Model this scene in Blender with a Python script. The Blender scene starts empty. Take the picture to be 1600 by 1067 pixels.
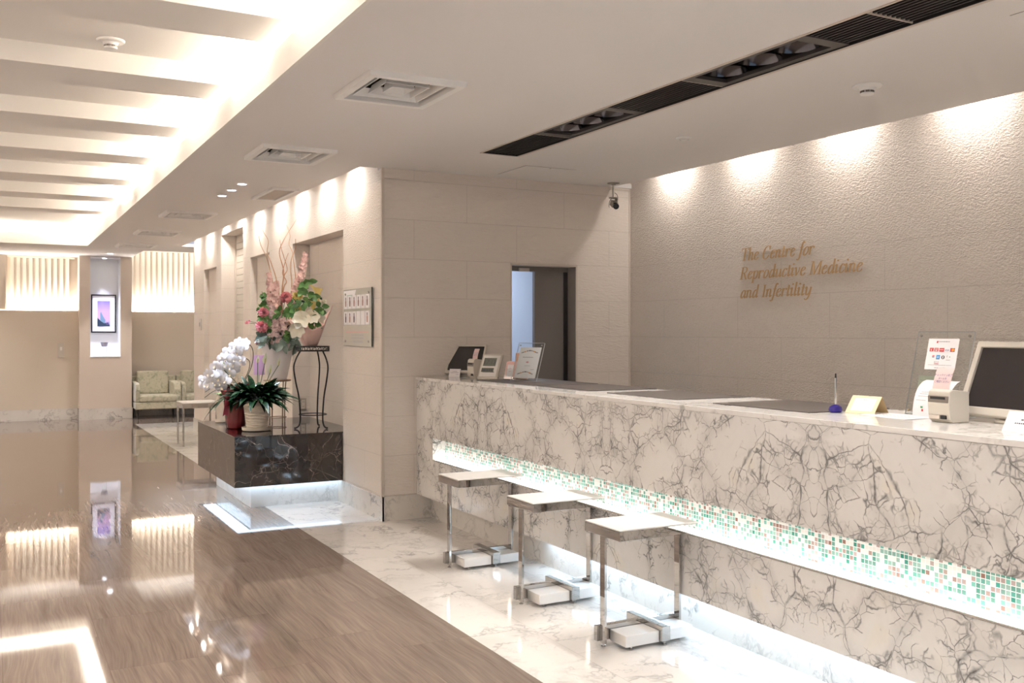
import bpy, math, random
from mathutils import Vector, Matrix, Euler
random.seed(7)
D = math.radians
C = bpy.context.scene.collection
sc = bpy.context.scene

# ------------------------------------------------------------------ camera, world, exposure
FPX, YAW, V0, EYE = 1518.94, 0.493087, 518.65, 1.5      # focal length in pixels of the 1600-wide frame
cam = bpy.data.cameras.new('camera'); co = bpy.data.objects.new('camera', cam); C.objects.link(co)
cam.sensor_width = 36.0; cam.sensor_fit = 'HORIZONTAL'
cam.lens = 36.0 * FPX / 1600
cam.shift_y = -(533.5 - V0) / 1600
cam.clip_start = 0.05; cam.clip_end = 100
co.location = (0, 0, EYE); co.rotation_euler = (D(90), 0, -YAW)
sc.camera = co
w = bpy.data.worlds.new('World'); sc.world = w; w.use_nodes = True
w.node_tree.nodes['Background'].inputs[0].default_value = (0.55, 0.66, 0.85, 1)
w.node_tree.nodes['Background'].inputs[1].default_value = 0.55
sc.view_settings.view_transform = 'Standard'; sc.view_settings.look = 'None'
sc.view_settings.gamma = 1.0; sc.view_settings.use_curve_mapping = False
sc.view_settings.exposure = 1.15
cy = sc.cycles
cy.max_bounces = 10; cy.diffuse_bounces = 5; cy.glossy_bounces = 5; cy.transmission_bounces = 8; cy.transparent_max_bounces = 12
cy.caustics_reflective = False; cy.caustics_refractive = False
cy.sample_clamp_indirect = 6.0; cy.blur_glossy = 0.2
cy.use_denoising = True

# ------------------------------------------------------------------ lights (the room's own lamps, plus added fill spots)
WARM = (1.0, 0.925, 0.85); SOFT = (1.0, 0.97, 0.94); COOL = (0.68, 0.82, 1.0); NEUT = (1.0, 0.94, 0.87)
def area(name, loc, sx, sy, power, col, rot=(0, 0, 0)):
    l = bpy.data.lights.new(name, 'AREA'); l.shape = 'RECTANGLE'; l.size = sx; l.size_y = sy
    l.energy = power; l.color = col
    o = bpy.data.objects.new(name, l); o.location = loc; o.rotation_euler = rot; C.objects.link(o); return o
def spot(name, loc, aim, power, angle, blend=.5, col=WARM, rad=.025):
    l = bpy.data.lights.new(name, 'SPOT'); l.energy = power; l.spot_size = D(angle); l.spot_blend = blend
    l.color = col; l.shadow_soft_size = rad
    o = bpy.data.objects.new(name, l); o.location = loc
    o.rotation_euler = (Vector(aim) - Vector(loc)).to_track_quat('-Z', 'Y').to_euler(); C.objects.link(o); return o
UP = (D(180), 0, 0)
# coffer troughs (behind the fascia, shining up)
area('cove_lamp', (1.45, 6.4, 2.86), .10, 18.8, 1120, WARM, (D(180), D(12), 0))
area('cove_lamp', (-1.63, 6.4, 2.86), .10, 18.8, 520, WARM, (D(180), D(-12), 0))
area('cove_lamp', (-.1, 16.10, 2.86), 2.6, .10, 20, WARM, UP)
# coves in front of the blinds on the far wall
area('cove_lamp', (.3, 18.39, 1.82), 2.0, .06, 26, WARM, UP)
area('cove_lamp', (3.0, 18.60, 1.82), 1.6, .06, 26, WARM, UP)
# wall washers in the ceiling slots
for y in (7.95, 8.72, 9.55, 10.35, 11.30, 12.2, 13.1, 14.15, 15.1):
    spot('wall_washer', (2.655, y, 2.93), (2.69, y, 0), 14, 172, 1.0, WARM, .03)
for y in (6.61, 5.67, 4.73, 3.76, 2.8, 1.85, .9):
    area('wall_washer', (5.01, y, 2.95), .05, .26, 2.3, WARM, (0, D(-28), 0))
# lamps inside the black ceiling channel
for y in (5.40, 5.13, 4.86, 3.86, 3.58, 3.30, 1.7, 1.42, 1.14):
    spot('channel_lamp', (3.285, y, 2.865), (3.18, y, 0), 29, 75, .6, NEUT, .03)
# downlights
for y in (8.63, 9.045, 9.46):
    spot('plant_downlight', (1.95, y, 2.775), (2.02, y - .12, .6), 92, 44, .6, COOL, .03)
spot('pillar_downlight', (1.757, 17.33, 2.775), (1.757, 17.5, 0), 30, 70, .5, NEUT, .03)
spot('niche_downlight', (1.755, 18.16, 2.765), (1.755, 18.22, 1.0), 130, 50, 1.0, (0.72, 0.78, 1.0), .03)
# unseen fill spots, added out of view to raise the ambient bounce
for x, y, e in ((2.0, 2.6, 40), (2.0, .4, 40), (4.2, 1.0, 40), (2.0, -1.8, 60), (-2.2, -1.0, 160), (-2.2, 3.0, 160), (-2.2, 6.5, 160), (-2.2, 10.0, 160), (-2.2, 13.5, 160), (-1.2, 17.0, 130), (4.2, 16.0, 90)):
    spot('hall_fill_spot', (x, y, 2.79), (x, y, 0), e, 130, .8, SOFT, .05)
# staff room beyond the door, daylight tube
area('staff_room_lamp', (4.2, 8.5, 2.55), 1.0, 1.0, 21, (0.74, 0.84, 1.0))

# ------------------------------------------------------------------ mesh helpers
class MB:
    def __init__(s): s.v = []; s.f = []; s.m = []; s.M = Matrix()
    def add(s, vs, fs, mi=0):
        b = len(s.v)
        s.v += [s.M @ Vector(p) for p in vs]
        s.f += [tuple(b + i for i in f) for f in fs]; s.m += [mi] * len(fs); return s
    def box(s, x0, x1, y0, y1, z0, z1, mi=0):
        vs = [(x, y, z) for z in (z0, z1) for y in (y0, y1) for x in (x0, x1)]
        return s.add(vs, [(0, 2, 3, 1), (4, 5, 7, 6), (0, 1, 5, 4), (2, 6, 7, 3), (0, 4, 6, 2), (1, 3, 7, 5)], mi)
    def quad(s, a, b, c, d, mi=0): return s.add([a, b, c, d], [(0, 1, 2, 3)], mi)
    def rect(s, x0, x1, z0, z1, y, mi=0):      # faces -Y
        return s.quad((x0, y, z0), (x1, y, z0), (x1, y, z1), (x0, y, z1), mi)
    def tube(s, pts, r, n=8, mi=0):
        pts = [Vector(p) for p in pts]; k = len(pts)
        rs = r if isinstance(r, (list, tuple)) else [r] * k
        up = None; vs = []
        for i, p in enumerate(pts):
            t = (pts[min(i + 1, k - 1)] - pts[max(i - 1, 0)]).normalized()
            if up is None:
                up = t.orthogonal().normalized()
            up = (up - t * up.dot(t)); up = up.normalized() if up.length > 1e-6 else t.orthogonal().normalized()
            q = t.cross(up)
            for j in range(n):
                a = 2 * math.pi * j / n
                vs.append(p + (up * math.cos(a) + q * math.sin(a)) * rs[i])
        fs = [(i * n + j, i * n + (j + 1) % n, (i + 1) * n + (j + 1) % n, (i + 1) * n + j) for i in range(k - 1) for j in range(n)]
        fs += [tuple(range(n - 1, -1, -1)), tuple((k - 1) * n + j for j in range(n))]
        return s.add(vs, fs, mi)
    def lathe(s, prof, c=(0, 0, 0), n=32, mi=0, cap=True, wob=None):
        vs = []; k = len(prof)
        for i, (r, z) in enumerate(prof):
            for j in range(n):
                a = 2 * math.pi * j / n
                rr = r * (wob(a, i) if wob else 1)
                vs.append((c[0] + rr * math.cos(a), c[1] + rr * math.sin(a), c[2] + z))
        fs = [(i * n + j, i * n + (j + 1) % n, (i + 1) * n + (j + 1) % n, (i + 1) * n + j) for i in range(k - 1) for j in range(n)]
        if cap: fs += [tuple(range(n - 1, -1, -1)), tuple((k - 1) * n + j for j in range(n))]
        return s.add(vs, fs, mi)
    def cyl(s, c, r, h, n=24, mi=0): return s.lathe([(r, 0), (r, h)], c, n, mi)
    def build(s, name, mats, parent=None, smooth=False, bevel=0, ang=35, seg=2):
        me = bpy.data.meshes.new(name); me.from_pydata([tuple(p) for p in s.v], [], s.f)
        for m in (mats if isinstance(mats, (list, tuple)) else [mats]): me.materials.append(m)
        for p, mi in zip(me.polygons, s.m): p.material_index = mi
        if smooth:
            for p in me.polygons: p.use_smooth = True
            me.set_sharp_from_angle(angle=D(ang))
        me.update()
        o = bpy.data.objects.new(name, me); C.objects.link(o)
        if parent is not None: o.parent = parent
        if bevel:
            b = o.modifiers.new('Bevel', 'BEVEL'); b.width = bevel; b.segments = seg; b.limit_method = 'ANGLE'; b.angle_limit = D(40)
        return o
def tag(o, label, cat, group=None):
    o['label'] = label; o['category'] = cat
    if group: o['group'] = group
    return o
def thing(name, label, cat, loc=(0, 0, 0), rz=0, group=None):
    o = bpy.data.objects.new(name, None); o.empty_display_size = .05; C.objects.link(o)
    o.location = loc; o.rotation_euler = (0, 0, rz); return tag(o, label, cat, group)
def struct(o): o['kind'] = 'structure'; return o
def dup(root, loc, rz=None, label=None):
    def cp(o, par):
        c = o.copy(); C.objects.link(c)
        if par is not None: c.parent = par
        for ch in [x for x in bpy.data.objects if x.parent == o]: cp(ch, c)
        return c
    r = cp(root, None); r.location = loc
    if rz is not None: r.rotation_euler = (0, 0, rz)
    if label: r['label'] = label
    return r
def crom(pts, n=6):
    P = [Vector(p) for p in pts]; P = [P[0] * 2 - P[1]] + P + [P[-1] * 2 - P[-2]]; out = []
    for i in range(1, len(P) - 2):
        for k in range(n):
            t = k / n; a, b, c, d = P[i - 1:i + 3]
            out.append(.5 * ((2 * b) + (c - a) * t + (2 * a - 5 * b + 4 * c - d) * t * t + (3 * b - a - 3 * c + d) * t ** 3))
    out.append(P[-2]); return out
def lean(t, y=0, z=0, x=0):                     # local frame leaning back by t about its bottom edge
    return Matrix.Translation((x, y, z)) @ Matrix.Rotation(-t, 4, 'X')
_fc = {}
def glyphs(body, size):
    if body not in _fc:
        cu = bpy.data.curves.new('t', 'FONT'); cu.body = body; cu.size = 1; cu.align_x = 'CENTER'; cu.resolution_u = 3
        o = bpy.data.objects.new('t', cu); C.objects.link(o)
        dg = bpy.context.evaluated_depsgraph_get(); me = o.evaluated_get(dg).to_mesh()
        _fc[body] = ([tuple(v.co) for v in me.vertices], [tuple(p.vertices) for p in me.polygons])
        o.evaluated_get(dg).to_mesh_clear(); bpy.data.objects.remove(o); bpy.data.curves.remove(cu)
    vs, fs = _fc[body]; return [(x * size, y * size) for x, y, _ in vs], fs
def text(mb, body, cx, z, size, y, mi, width=None):   # writes on a plane facing -Y, baseline z, centred cx
    vs, fs = glyphs(body, size)
    if not vs: return
    k = 1
    if width:
        w_ = max(v[0] for v in vs) - min(v[0] for v in vs); k = width / max(w_, 1e-6)
    mb.add([(cx + a * k, y, z + b) for a, b in vs], fs, mi)

# ------------------------------------------------------------------ materials
def N(nt, t, **kw):
    n = nt.nodes.new(t)
    for k, v in kw.items():
        if k in n.inputs: n.inputs[k].default_value = v
        else: setattr(n, k, v)
    return n
def mat(name, col, rough=.5, metal=0.0, spec=.5, trans=0, ior=1.45, emit=0, ecol=None, coat=0, alpha=1, sheen=0):
    m = bpy.data.materials.new(name); m.use_nodes = True; b = m.node_tree.nodes['Principled BSDF']
    b.inputs['Base Color'].default_value = (*col, 1); b.inputs['Roughness'].default_value = rough
    b.inputs['Metallic'].default_value = metal; b.inputs['Specular IOR Level'].default_value = spec
    b.inputs['Transmission Weight'].default_value = trans; b.inputs['IOR'].default_value = ior
    b.inputs['Coat Weight'].default_value = coat; b.inputs['Alpha'].default_value = alpha
    if sheen: b.inputs['Sheen Weight'].default_value = sheen
    if emit:
        b.inputs['Emission Color'].default_value = (*(ecol or col), 1); b.inputs['Emission Strength'].default_value = emit
    return m
def bs(m): return m.node_tree, m.node_tree.nodes['Principled BSDF'], m.node_tree.links
def math_(nt, op, a, b=None, clamp=False):
    n = nt.nodes.new('ShaderNodeMath'); n.operation = op; n.use_clamp = clamp
    for i, v in enumerate((a, b)):
        if v is None: continue
        if isinstance(v, (int, float)): n.inputs[i].default_value = v
        else: nt.links.new(v, n.inputs[i])
    return n.outputs[0]
def ramp(nt, fac, stops, interp='LINEAR'):
    r = nt.nodes.new('ShaderNodeValToRGB'); r.color_ramp.interpolation = interp
    el = r.color_ramp.elements
    while len(el) < len(stops): el.new(.5)
    for e, (p, c) in zip(el, stops): e.position = p; e.color = (*c, 1) if len(c) == 3 else c
    nt.links.new(fac, r.inputs[0]); return r.outputs[0]
def mixc(nt, fac, a, b, bt='MIX'):
    n = nt.nodes.new('ShaderNodeMix'); n.data_type = 'RGBA'; n.blend_type = bt
    for s, v in ((0, fac), (6, a), (7, b)):
        if isinstance(v, (int, float)): n.inputs[s].default_value = v
        elif isinstance(v, tuple): n.inputs[s].default_value = (*v, 1)
        else: nt.links.new(v, n.inputs[s])
    return n.outputs[2]
def pos(nt, src='pos'):
    if src == 'pos':
        return nt.nodes.new('ShaderNodeNewGeometry').outputs['Position']
    return nt.nodes.new('ShaderNodeTexCoord').outputs['Object']
def vmul(nt, v, s, off=(0, 0, 0)):
    n = nt.nodes.new('ShaderNodeMapping'); n.inputs['Scale'].default_value = s; n.inputs['Location'].default_value = off
    nt.links.new(v, n.inputs[0]); return n.outputs[0]
def noise(nt, v, scale, detail=3, rough=.5, dist=0.0):
    n = N(nt, 'ShaderNodeTexNoise', Scale=scale, Detail=detail, Roughness=rough, Distortion=dist); nt.links.new(v, n.inputs['Vector']); return n
def warp(nt, v, scale, amt, detail=3):
    n = noise(nt, v, scale, detail)
    s = nt.nodes.new('ShaderNodeVectorMath'); s.operation = 'SUBTRACT'; nt.links.new(n.outputs['Color'], s.inputs[0]); s.inputs[1].default_value = (.5, .5, .5)
    k = nt.nodes.new('ShaderNodeVectorMath'); k.operation = 'SCALE'; nt.links.new(s.outputs[0], k.inputs[0]); k.inputs['Scale'].default_value = amt
    a = nt.nodes.new('ShaderNodeVectorMath'); a.operation = 'ADD'; nt.links.new(v, a.inputs[0]); nt.links.new(k.outputs[0], a.inputs[1]); return a.outputs[0]
def edge(nt, v, scale, rnd=1.0):
    n = N(nt, 'ShaderNodeTexVoronoi', feature='DISTANCE_TO_EDGE', Scale=scale, Randomness=rnd); nt.links.new(v, n.inputs['Vector']); return n.outputs['Distance']
def bump(nt, b, h, dist, strength=1.0):
    n = N(nt, 'ShaderNodeBump', Strength=strength, Distance=dist); nt.links.new(h, n.inputs['Height']); nt.links.new(n.outputs[0], b.inputs['Normal']); return n
def uvec(nt, p, a, b, oa=0., ob=0.):
    s = nt.nodes.new('ShaderNodeSeparateXYZ'); nt.links.new(p, s.inputs[0]); c = nt.nodes.new('ShaderNodeCombineXYZ')
    nt.links.new(math_(nt, 'ADD', s.outputs['XYZ'.index(a)], oa), c.inputs[0]); nt.links.new(math_(nt, 'ADD', s.outputs['XYZ'.index(b)], ob), c.inputs[1]); return c.outputs[0]
def brick(nt, v, bw, rh, mortar, off=.5, smooth=.1):
    n = N(nt, 'ShaderNodeTexBrick', Scale=1.0); n.offset = off
    n.inputs['Color1'].default_value = (0, 0, 0, 1); n.inputs['Color2'].default_value = (1, 1, 1, 1); n.inputs['Mortar'].default_value = (.5, .5, .5, 1)
    n.inputs['Mortar Size'].default_value = mortar; n.inputs['Mortar Smooth'].default_value = smooth
    n.inputs['Brick Width'].default_value = bw; n.inputs['Row Height'].default_value = rh; nt.links.new(v, n.inputs['Vector']); return n

def clear(name, tint, refl):
    m = bpy.data.materials.new(name); m.use_nodes = True; nt = m.node_tree; nt.nodes.clear()
    o = nt.nodes.new('ShaderNodeOutputMaterial'); tr = nt.nodes.new('ShaderNodeBsdfTransparent'); gl = nt.nodes.new('ShaderNodeBsdfGlossy'); mx = nt.nodes.new('ShaderNodeMixShader')
    fr = nt.nodes.new('ShaderNodeFresnel'); fr.inputs['IOR'].default_value = 1.28
    tr.inputs[0].default_value = (*tint, 1); gl.inputs['Roughness'].default_value = .03
    nt.links.new(fr.outputs[0], mx.inputs[0])
    nt.links.new(tr.outputs[0], mx.inputs[1]); nt.links.new(gl.outputs[0], mx.inputs[2]); nt.links.new(mx.outputs[0], o.inputs[0]); return m

def wall_panel(name, axis, depth=.006, stretch=(22, 60), col=(.70, .635, .575)):
    m = mat(name, col, .62, spec=.35); nt, b, L = bs(m); p = pos(nt)
    uv = uvec(nt, p, axis, 'Z', 20.02, -.2 + .3145 * 20)
    br = brick(nt, uv, .94, .3145, .0022)
    n1 = noise(nt, vmul(nt, warp(nt, p, 9, .05), (stretch[0], stretch[0], stretch[1])), 1.0, 3, .55)
    h = math_(nt, 'SUBTRACT', ramp(nt, n1.outputs['Fac'], [(.3, (0, 0, 0)), (.7, (1, 1, 1))]), math_(nt, 'MULTIPLY', br.outputs['Fac'], .9))
    bump(nt, b, h, depth, 1.0)
    tone = mixc(nt, math_(nt, 'MULTIPLY', br.outputs['Color'], .10), tuple(col), tuple(c * .86 for c in col))
    L.new(mixc(nt, math_(nt, 'MULTIPLY', br.outputs['Fac'], .32), tone, tuple(c * .45 for c in col)), b.inputs['Base Color'])
    return m
def marble(name, base, vein, s1=4.6, s2=11., book=0, rough=.09, heavy=1.0, tile=None, soft=.35, yellow=.25, src='pos', axis='Y'):
    m = mat(name, base, rough, spec=.5); nt, b, L = bs(m); p = pos(nt, src)
    if book:
        s = nt.nodes.new('ShaderNodeSeparateXYZ'); L.new(p, s.inputs[0]); c = nt.nodes.new('ShaderNodeCombineXYZ')
        L.new(s.outputs[0], c.inputs[0]); L.new(math_(nt, 'PINGPONG', math_(nt, 'ADD', s.outputs[1], 20.35), book), c.inputs[1]); L.new(s.outputs[2], c.inputs[2]); v = c.outputs[0]
    else: v = p
    wv = warp(nt, warp(nt, v, 2.2, .22), 9, .07, 4)
    big = noise(nt, v, 2.4, 2).outputs['Fac']
    thick = math_(nt, 'MULTIPLY', ramp(nt, noise(nt, v, 6, 4, .65).outputs['Fac'], [(.36, (0, 0, 0)), (.72, (1, 1, 1))]), .05 * heavy)
    e1 = edge(nt, wv, s1)
    f1 = math_(nt, 'SUBTRACT', 1, math_(nt, 'DIVIDE', e1, math_(nt, 'ADD', thick, .004)), True)
    wv2 = warp(nt, v, 14, .08, 4)
    e2 = edge(nt, wv2, s2)
    msk = ramp(nt, big, [(.44, (0, 0, 0)), (.58, (1, 1, 1))])
    thick2 = math_(nt, 'MULTIPLY', ramp(nt, noise(nt, v, 15, 4, .6).outputs['Fac'], [(.42, (0, 0, 0)), (.75, (1, 1, 1))]), .075 * heavy)
    f2 = math_(nt, 'MULTIPLY', math_(nt, 'SUBTRACT', 1, math_(nt, 'DIVIDE', e2, math_(nt, 'ADD', thick2, .006)), True), msk)
    halo = math_(nt, 'MULTIPLY', math_(nt, 'SUBTRACT', 1, math_(nt, 'DIVIDE', e1, .09), True), math_(nt, 'MULTIPLY', ramp(nt, noise(nt, v, 3.5, 3).outputs['Fac'], [(.45, (0, 0, 0)), (.7, (1, 1, 1))]), soft))
    cloud = ramp(nt, noise(nt, wv, 3.1, 4, .6).outputs['Fac'], [(.35, (0, 0, 0)), (.8, (1, 1, 1))])
    colr = mixc(nt, math_(nt, 'MULTIPLY', cloud, .22), base, tuple(c * .80 for c in base))
    if yellow: colr = mixc(nt, math_(nt, 'MULTIPLY', ramp(nt, noise(nt, v, 5.2, 1).outputs['Fac'], [(.6, (0, 0, 0)), (.75, (1, 1, 1))]), yellow), colr, (base[0] * .95, base[1] * .86, base[2] * .62))
    colr = mixc(nt, halo, colr, tuple(c * .55 for c in base))
    tot = math_(nt, 'MULTIPLY', math_(nt, 'MAXIMUM', f1, f2), .85)
    colr = mixc(nt, tot, colr, vein)
    if tile:
        br = brick(nt, uvec(nt, p, tile[0], tile[1], 20.0, 20.0 + tile[4]), tile[2], tile[3], .0018, tile[5] if len(tile) > 5 else 0)
        colr = mixc(nt, math_(nt, 'MULTIPLY', br.outputs['Fac'], .5), colr, tuple(c * .4 for c in base))
        colr = mixc(nt, math_(nt, 'MULTIPLY', br.outputs['Color'], .16), colr, tuple(c * .72 for c in base))
    L.new(colr, b.inputs['Base Color']); return m

def flow_marble(name, base, vein, scale=2.6, rough=.08, amount=.75, tile=None, stretch=(1, 1, 1)):
    m = mat(name, base, rough, spec=.5); nt, b, L = bs(m); p = pos(nt)
    v = p
    if tile:
        br = brick(nt, uvec(nt, p, tile[0], tile[1], 20.0, 20.0 + tile[4]), tile[2], tile[3], .0016, tile[5])
        sh = nt.nodes.new('ShaderNodeVectorMath'); sh.operation = 'MULTIPLY_ADD'; L.new(br.outputs['Color'], sh.inputs[0]); sh.inputs[1].default_value = (5.3, 9.1, 7.7); L.new(p, sh.inputs[2]); v = sh.outputs[0]
    v = vmul(nt, v, stretch); w_ = warp(nt, v, scale * .8, .35, 4)
    def ridge(sc_, wid, det):
        n = noise(nt, w_, sc_, det, .62).outputs['Fac']; return math_(nt, 'SUBTRACT', 1, math_(nt, 'DIVIDE', math_(nt, 'ABSOLUTE', math_(nt, 'SUBTRACT', n, .5)), wid), True)
    msk = ramp(nt, noise(nt, v, scale * .9, 3).outputs['Fac'], [(.38, (0, 0, 0)), (.66, (1, 1, 1))])
    r1 = math_(nt, 'MULTIPLY', math_(nt, 'POWER', ridge(scale, .035, 5), 1.6), msk); r2 = math_(nt, 'MULTIPLY', ridge(scale * 2.6, .02, 5), .5)
    r2 = math_(nt, 'MULTIPLY', r2, ramp(nt, noise(nt, v, scale * 1.7, 2).outputs['Fac'], [(.5, (0, 0, 0)), (.65, (1, 1, 1))]))
    cloud = ramp(nt, noise(nt, w_, scale * .7, 5, .6).outputs['Fac'], [(.35, (0, 0, 0)), (.75, (.3, .3, .3))])
    colr = mixc(nt, cloud, base, tuple(a_ * .5 + c_ * .5 for a_, c_ in zip(base, vein)))
    colr = mixc(nt, math_(nt, 'MULTIPLY', math_(nt, 'MAXIMUM', r1, r2), amount), colr, vein)
    if tile:
        colr = mixc(nt, math_(nt, 'MULTIPLY', br.outputs['Color'], .10), colr, tuple(c * .75 for c in base))
        colr = mixc(nt, math_(nt, 'MULTIPLY', br.outputs['Fac'], .4), colr, tuple(c * .45 for c in base))
    L.new(colr, b.inputs['Base Color']); return m

def arabescato(name, base, book):
    m = mat(name, base, .10, spec=.5); nt, b, L = bs(m); p = pos(nt)
    s = nt.nodes.new('ShaderNodeSeparateXYZ'); L.new(p, s.inputs[0]); c = nt.nodes.new('ShaderNodeCombineXYZ')
    L.new(s.outputs[0], c.inputs[0]); L.new(math_(nt, 'PINGPONG', math_(nt, 'ADD', s.outputs[1], 20.27), book), c.inputs[1]); L.new(s.outputs[2], c.inputs[2]); v = c.outputs[0]
    inv = lambda e, wd: math_(nt, 'SUBTRACT', 1, math_(nt, 'DIVIDE', e, wd), True)
    two = lambda n, a, c_: ramp(nt, n, [(a, (0, 0, 0)), (c_, (1, 1, 1))])
    w1 = warp(nt, warp(nt, v, 1.8, .42, 1), 8, .06, 2)
    w_ = warp(nt, w1, 24, .016, 2)
    vor = N(nt, 'ShaderNodeTexVoronoi', feature='F1', Scale=3.7); L.new(w_, vor.inputs['Vector'])
    e1 = edge(nt, w_, 3.7)
    nA = noise(nt, v, 7.0, 3, .6).outputs['Fac']; nB = noise(nt, v, 2.3, 2, .5).outputs['Fac']; nC = noise(nt, v, 13, 3, .6).outputs['Fac']
    # thin dark border of the big stones, swelling here and there into dark knots
    core = math_(nt, 'MULTIPLY', inv(e1, math_(nt, 'ADD', math_(nt, 'MULTIPLY', math_(nt, 'POWER', two(nA, .48, .78), 2.0), .085), .0125)), math_(nt, 'ADD', math_(nt, 'MULTIPLY', two(nC, .36, .56), .8), .2))
    # belts of small pebbles along those borders
    belt = math_(nt, 'MULTIPLY', inv(e1, .30), two(nB, .30, .50))
    w2 = warp(nt, warp(nt, warp(nt, v, 5, .12, 1), 14, .045, 2), 45, .010, 2); e2 = edge(nt, w2, 11.5)
    peb = math_(nt, 'MULTIPLY', inv(e2, math_(nt, 'ADD', math_(nt, 'MULTIPLY', math_(nt, 'POWER', two(nC, .42, .78), 1.6), .13), .020)), math_(nt, 'MULTIPLY', two(belt, .20, .30), math_(nt, 'ADD', math_(nt, 'MULTIPLY', two(nA, .36, .54), .7), .3)))
    e3 = edge(nt, warp(nt, v, 12, .05, 2), 27.0)
    tiny = math_(nt, 'MULTIPLY', inv(e3, .10), math_(nt, 'MULTIPLY', two(belt, .45, .65), two(nC, .45, .60)))
    # scattered short dashes inside the clear stones
    e4 = edge(nt, warp(nt, v, 16, .08, 3), 9.0); dash = math_(nt, 'MULTIPLY', inv(e4, .028), two(noise(nt, v, 19, 2).outputs['Fac'], .56, .66))
    tone = mixc(nt, math_(nt, 'MULTIPLY', vor.outputs['Color'], .20), base, tuple(x * .76 for x in base))
    tone = mixc(nt, math_(nt, 'MULTIPLY', two(noise(nt, v, 6.2, 1).outputs['Fac'], .62, .74), .25), tone, (base[0] * .95, base[1] * .86, base[2] * .64))
    tone = mixc(nt, math_(nt, 'MULTIPLY', two(noise(nt, w_, 15, 4, .65).outputs['Fac'], .45, .85), .20), tone, tuple(x * .68 for x in base))
    tone = mixc(nt, math_(nt, 'MULTIPLY', two(belt, .30, .85), .34), tone, tuple(x * .62 for x in base))
    tot = math_(nt, 'MAXIMUM', math_(nt, 'MAXIMUM', math_(nt, 'MULTIPLY', core, .95), math_(nt, 'MULTIPLY', peb, .85)), math_(nt, 'MAXIMUM', math_(nt, 'MULTIPLY', tiny, .6), math_(nt, 'MULTIPLY', dash, .5)))
    L.new(mixc(nt, tot, tone, (.055, .049, .046)), b.inputs['Base Color']); return m

M = {}
M['ceiling'] = mat('ceiling paint', (.78, .755, .735), .7, spec=.2)
M['coffer'] = mat('coffer paint', (.82, .79, .75), .7, spec=.2)
M['panel_x'] = wall_panel('wall panel side', 'Y', .0022, (44, 90))
M['panel_r'] = wall_panel('wall panel right', 'Y', .0085, (50, 100))
M['panel_y'] = wall_panel('wall panel front', 'X', .0025, (14, 80))
M['plain'] = mat('beige paint', (.64, .56, .465), .6, spec=.3)
M['pillar'] = mat('pillar paint', (.66, .575, .50), .6, spec=.3)
M['white'] = mat('white paint', (.80, .79, .78), .5, spec=.3)
M['offwhite'] = mat('warm white plastic', (.58, .535, .47), .42)
M['jamb'] = mat('jamb', (.60, .53, .46), .55)
M['bluewall'] = mat('blue wall', (.58, .62, .70), .6)
M['darkdoor'] = mat('dark door', (.15, .134, .12), .5)
M['darkframe'] = mat('dark frame', (.19, .165, .145), .45)
M['black'] = mat('black', (.012, .011, .011), .45)
M['blackgloss'] = mat('black gloss', (.02, .019, .02), .12)
M['iron'] = mat('wrought iron', (.012, .010, .010), .45, metal=.4)
M['bronzeleg'] = mat('bronze leg', (.20, .13, .09), .35, metal=.7)
M['chrome'] = mat('chrome', (.52, .505, .49), .03, metal=1)
M['steel'] = mat('steel', (.62, .60, .57), .25, metal=1)
M['gold'] = mat('bronze letters', (.55, .36, .18), .45, metal=.3)
M['paper'] = mat('paper', (.82, .79, .80), .6)
M['cream'] = mat('cream card', (.80, .64, .38), .6)
M['pinkpaper'] = mat('pink paper', (.78, .50, .47), .6)
M['greenpaper'] = mat('pale green paper', (.62, .66, .52), .6)
M['acrylic'] = clear('acrylic', (.97, .985, .985), .07)
M['acrylic_edge'] = mat('acrylic edge', (.9, .93, .93), .15, trans=.4)
M['glass'] = clear('glass', (.93, .97, .96), .10)
M['glass_board'] = mat('pale glass board', (.56, .54, .48), .15, spec=.6)
M['ink'] = mat('ink', (.05, .05, .07), .6)
M['inkblue'] = mat('blue ink', (.03, .04, .22), .6)
M['inkred'] = mat('red print', (.55, .04, .04), .6)
M['inkblue2'] = mat('sky blue print', (.03, .25, .55), .6)
M['inkgrey'] = mat('grey print', (.35, .34, .36), .6)
M['inkpink'] = mat('pink print', (.62, .30, .31), .6)
M['inkgreen'] = mat('green print', (.06, .30, .14), .6)
M['inkorange'] = mat('orange print', (.75, .30, .05), .6)
M['screen'] = mat('dark screen', (.022, .018, .018), .28)
M['lcd'] = mat('lcd', (.12, .125, .10), .3)
M['mat'] = mat('brown desk mat', (.072, .058, .052), .5)
M['cobalt'] = mat('cobalt glass', (.02, .01, .16), .06)
M['mirror'] = mat('dark reflector', (.10, .095, .10), .12, metal=1)
M['led'] = mat('led strip', (1, 1, 1), emit=2.2, ecol=(1.0, .97, .92))
M['led_cool'] = mat('cool led strip', (1, 1, 1), emit=8.5, ecol=(.56, .78, 1.0))
M['led_plinth'] = mat('cool plinth led', (1, 1, 1), emit=2.2, ecol=(.58, .79, 1.0))
M['lamp'] = mat('lamp lens', (1, 1, 1), emit=10, ecol=(.93, .95, 1.0))
M['lamp_dim'] = mat('shielded lamp', (1, 1, 1), emit=1.2, ecol=(1.0, .86, .9))
M['white_lacquer'] = mat('white lacquer', (.80, .77, .74), .3)
M['blind'] = mat('blind slat', (.80, .73, .63), .6)
M['marble_counter'] = arabescato('counter marble', (.755, .73, .70), 1.55)
M['marble_top'] = flow_marble('worktop marble', (.82, .79, .76), (.20, .19, .18), 2.2, .07, .8)
M['marble_skirt'] = flow_marble('skirting marble', (.70, .66, .61), (.17, .16, .15), 3.2, .10, .8)
M['marble_floor'] = flow_marble('floor marble', (.76, .72, .68), (.25, .235, .225), 2.6, .06, .75, ('Y', 'X', .90, .535, -2.085, .5))
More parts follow.
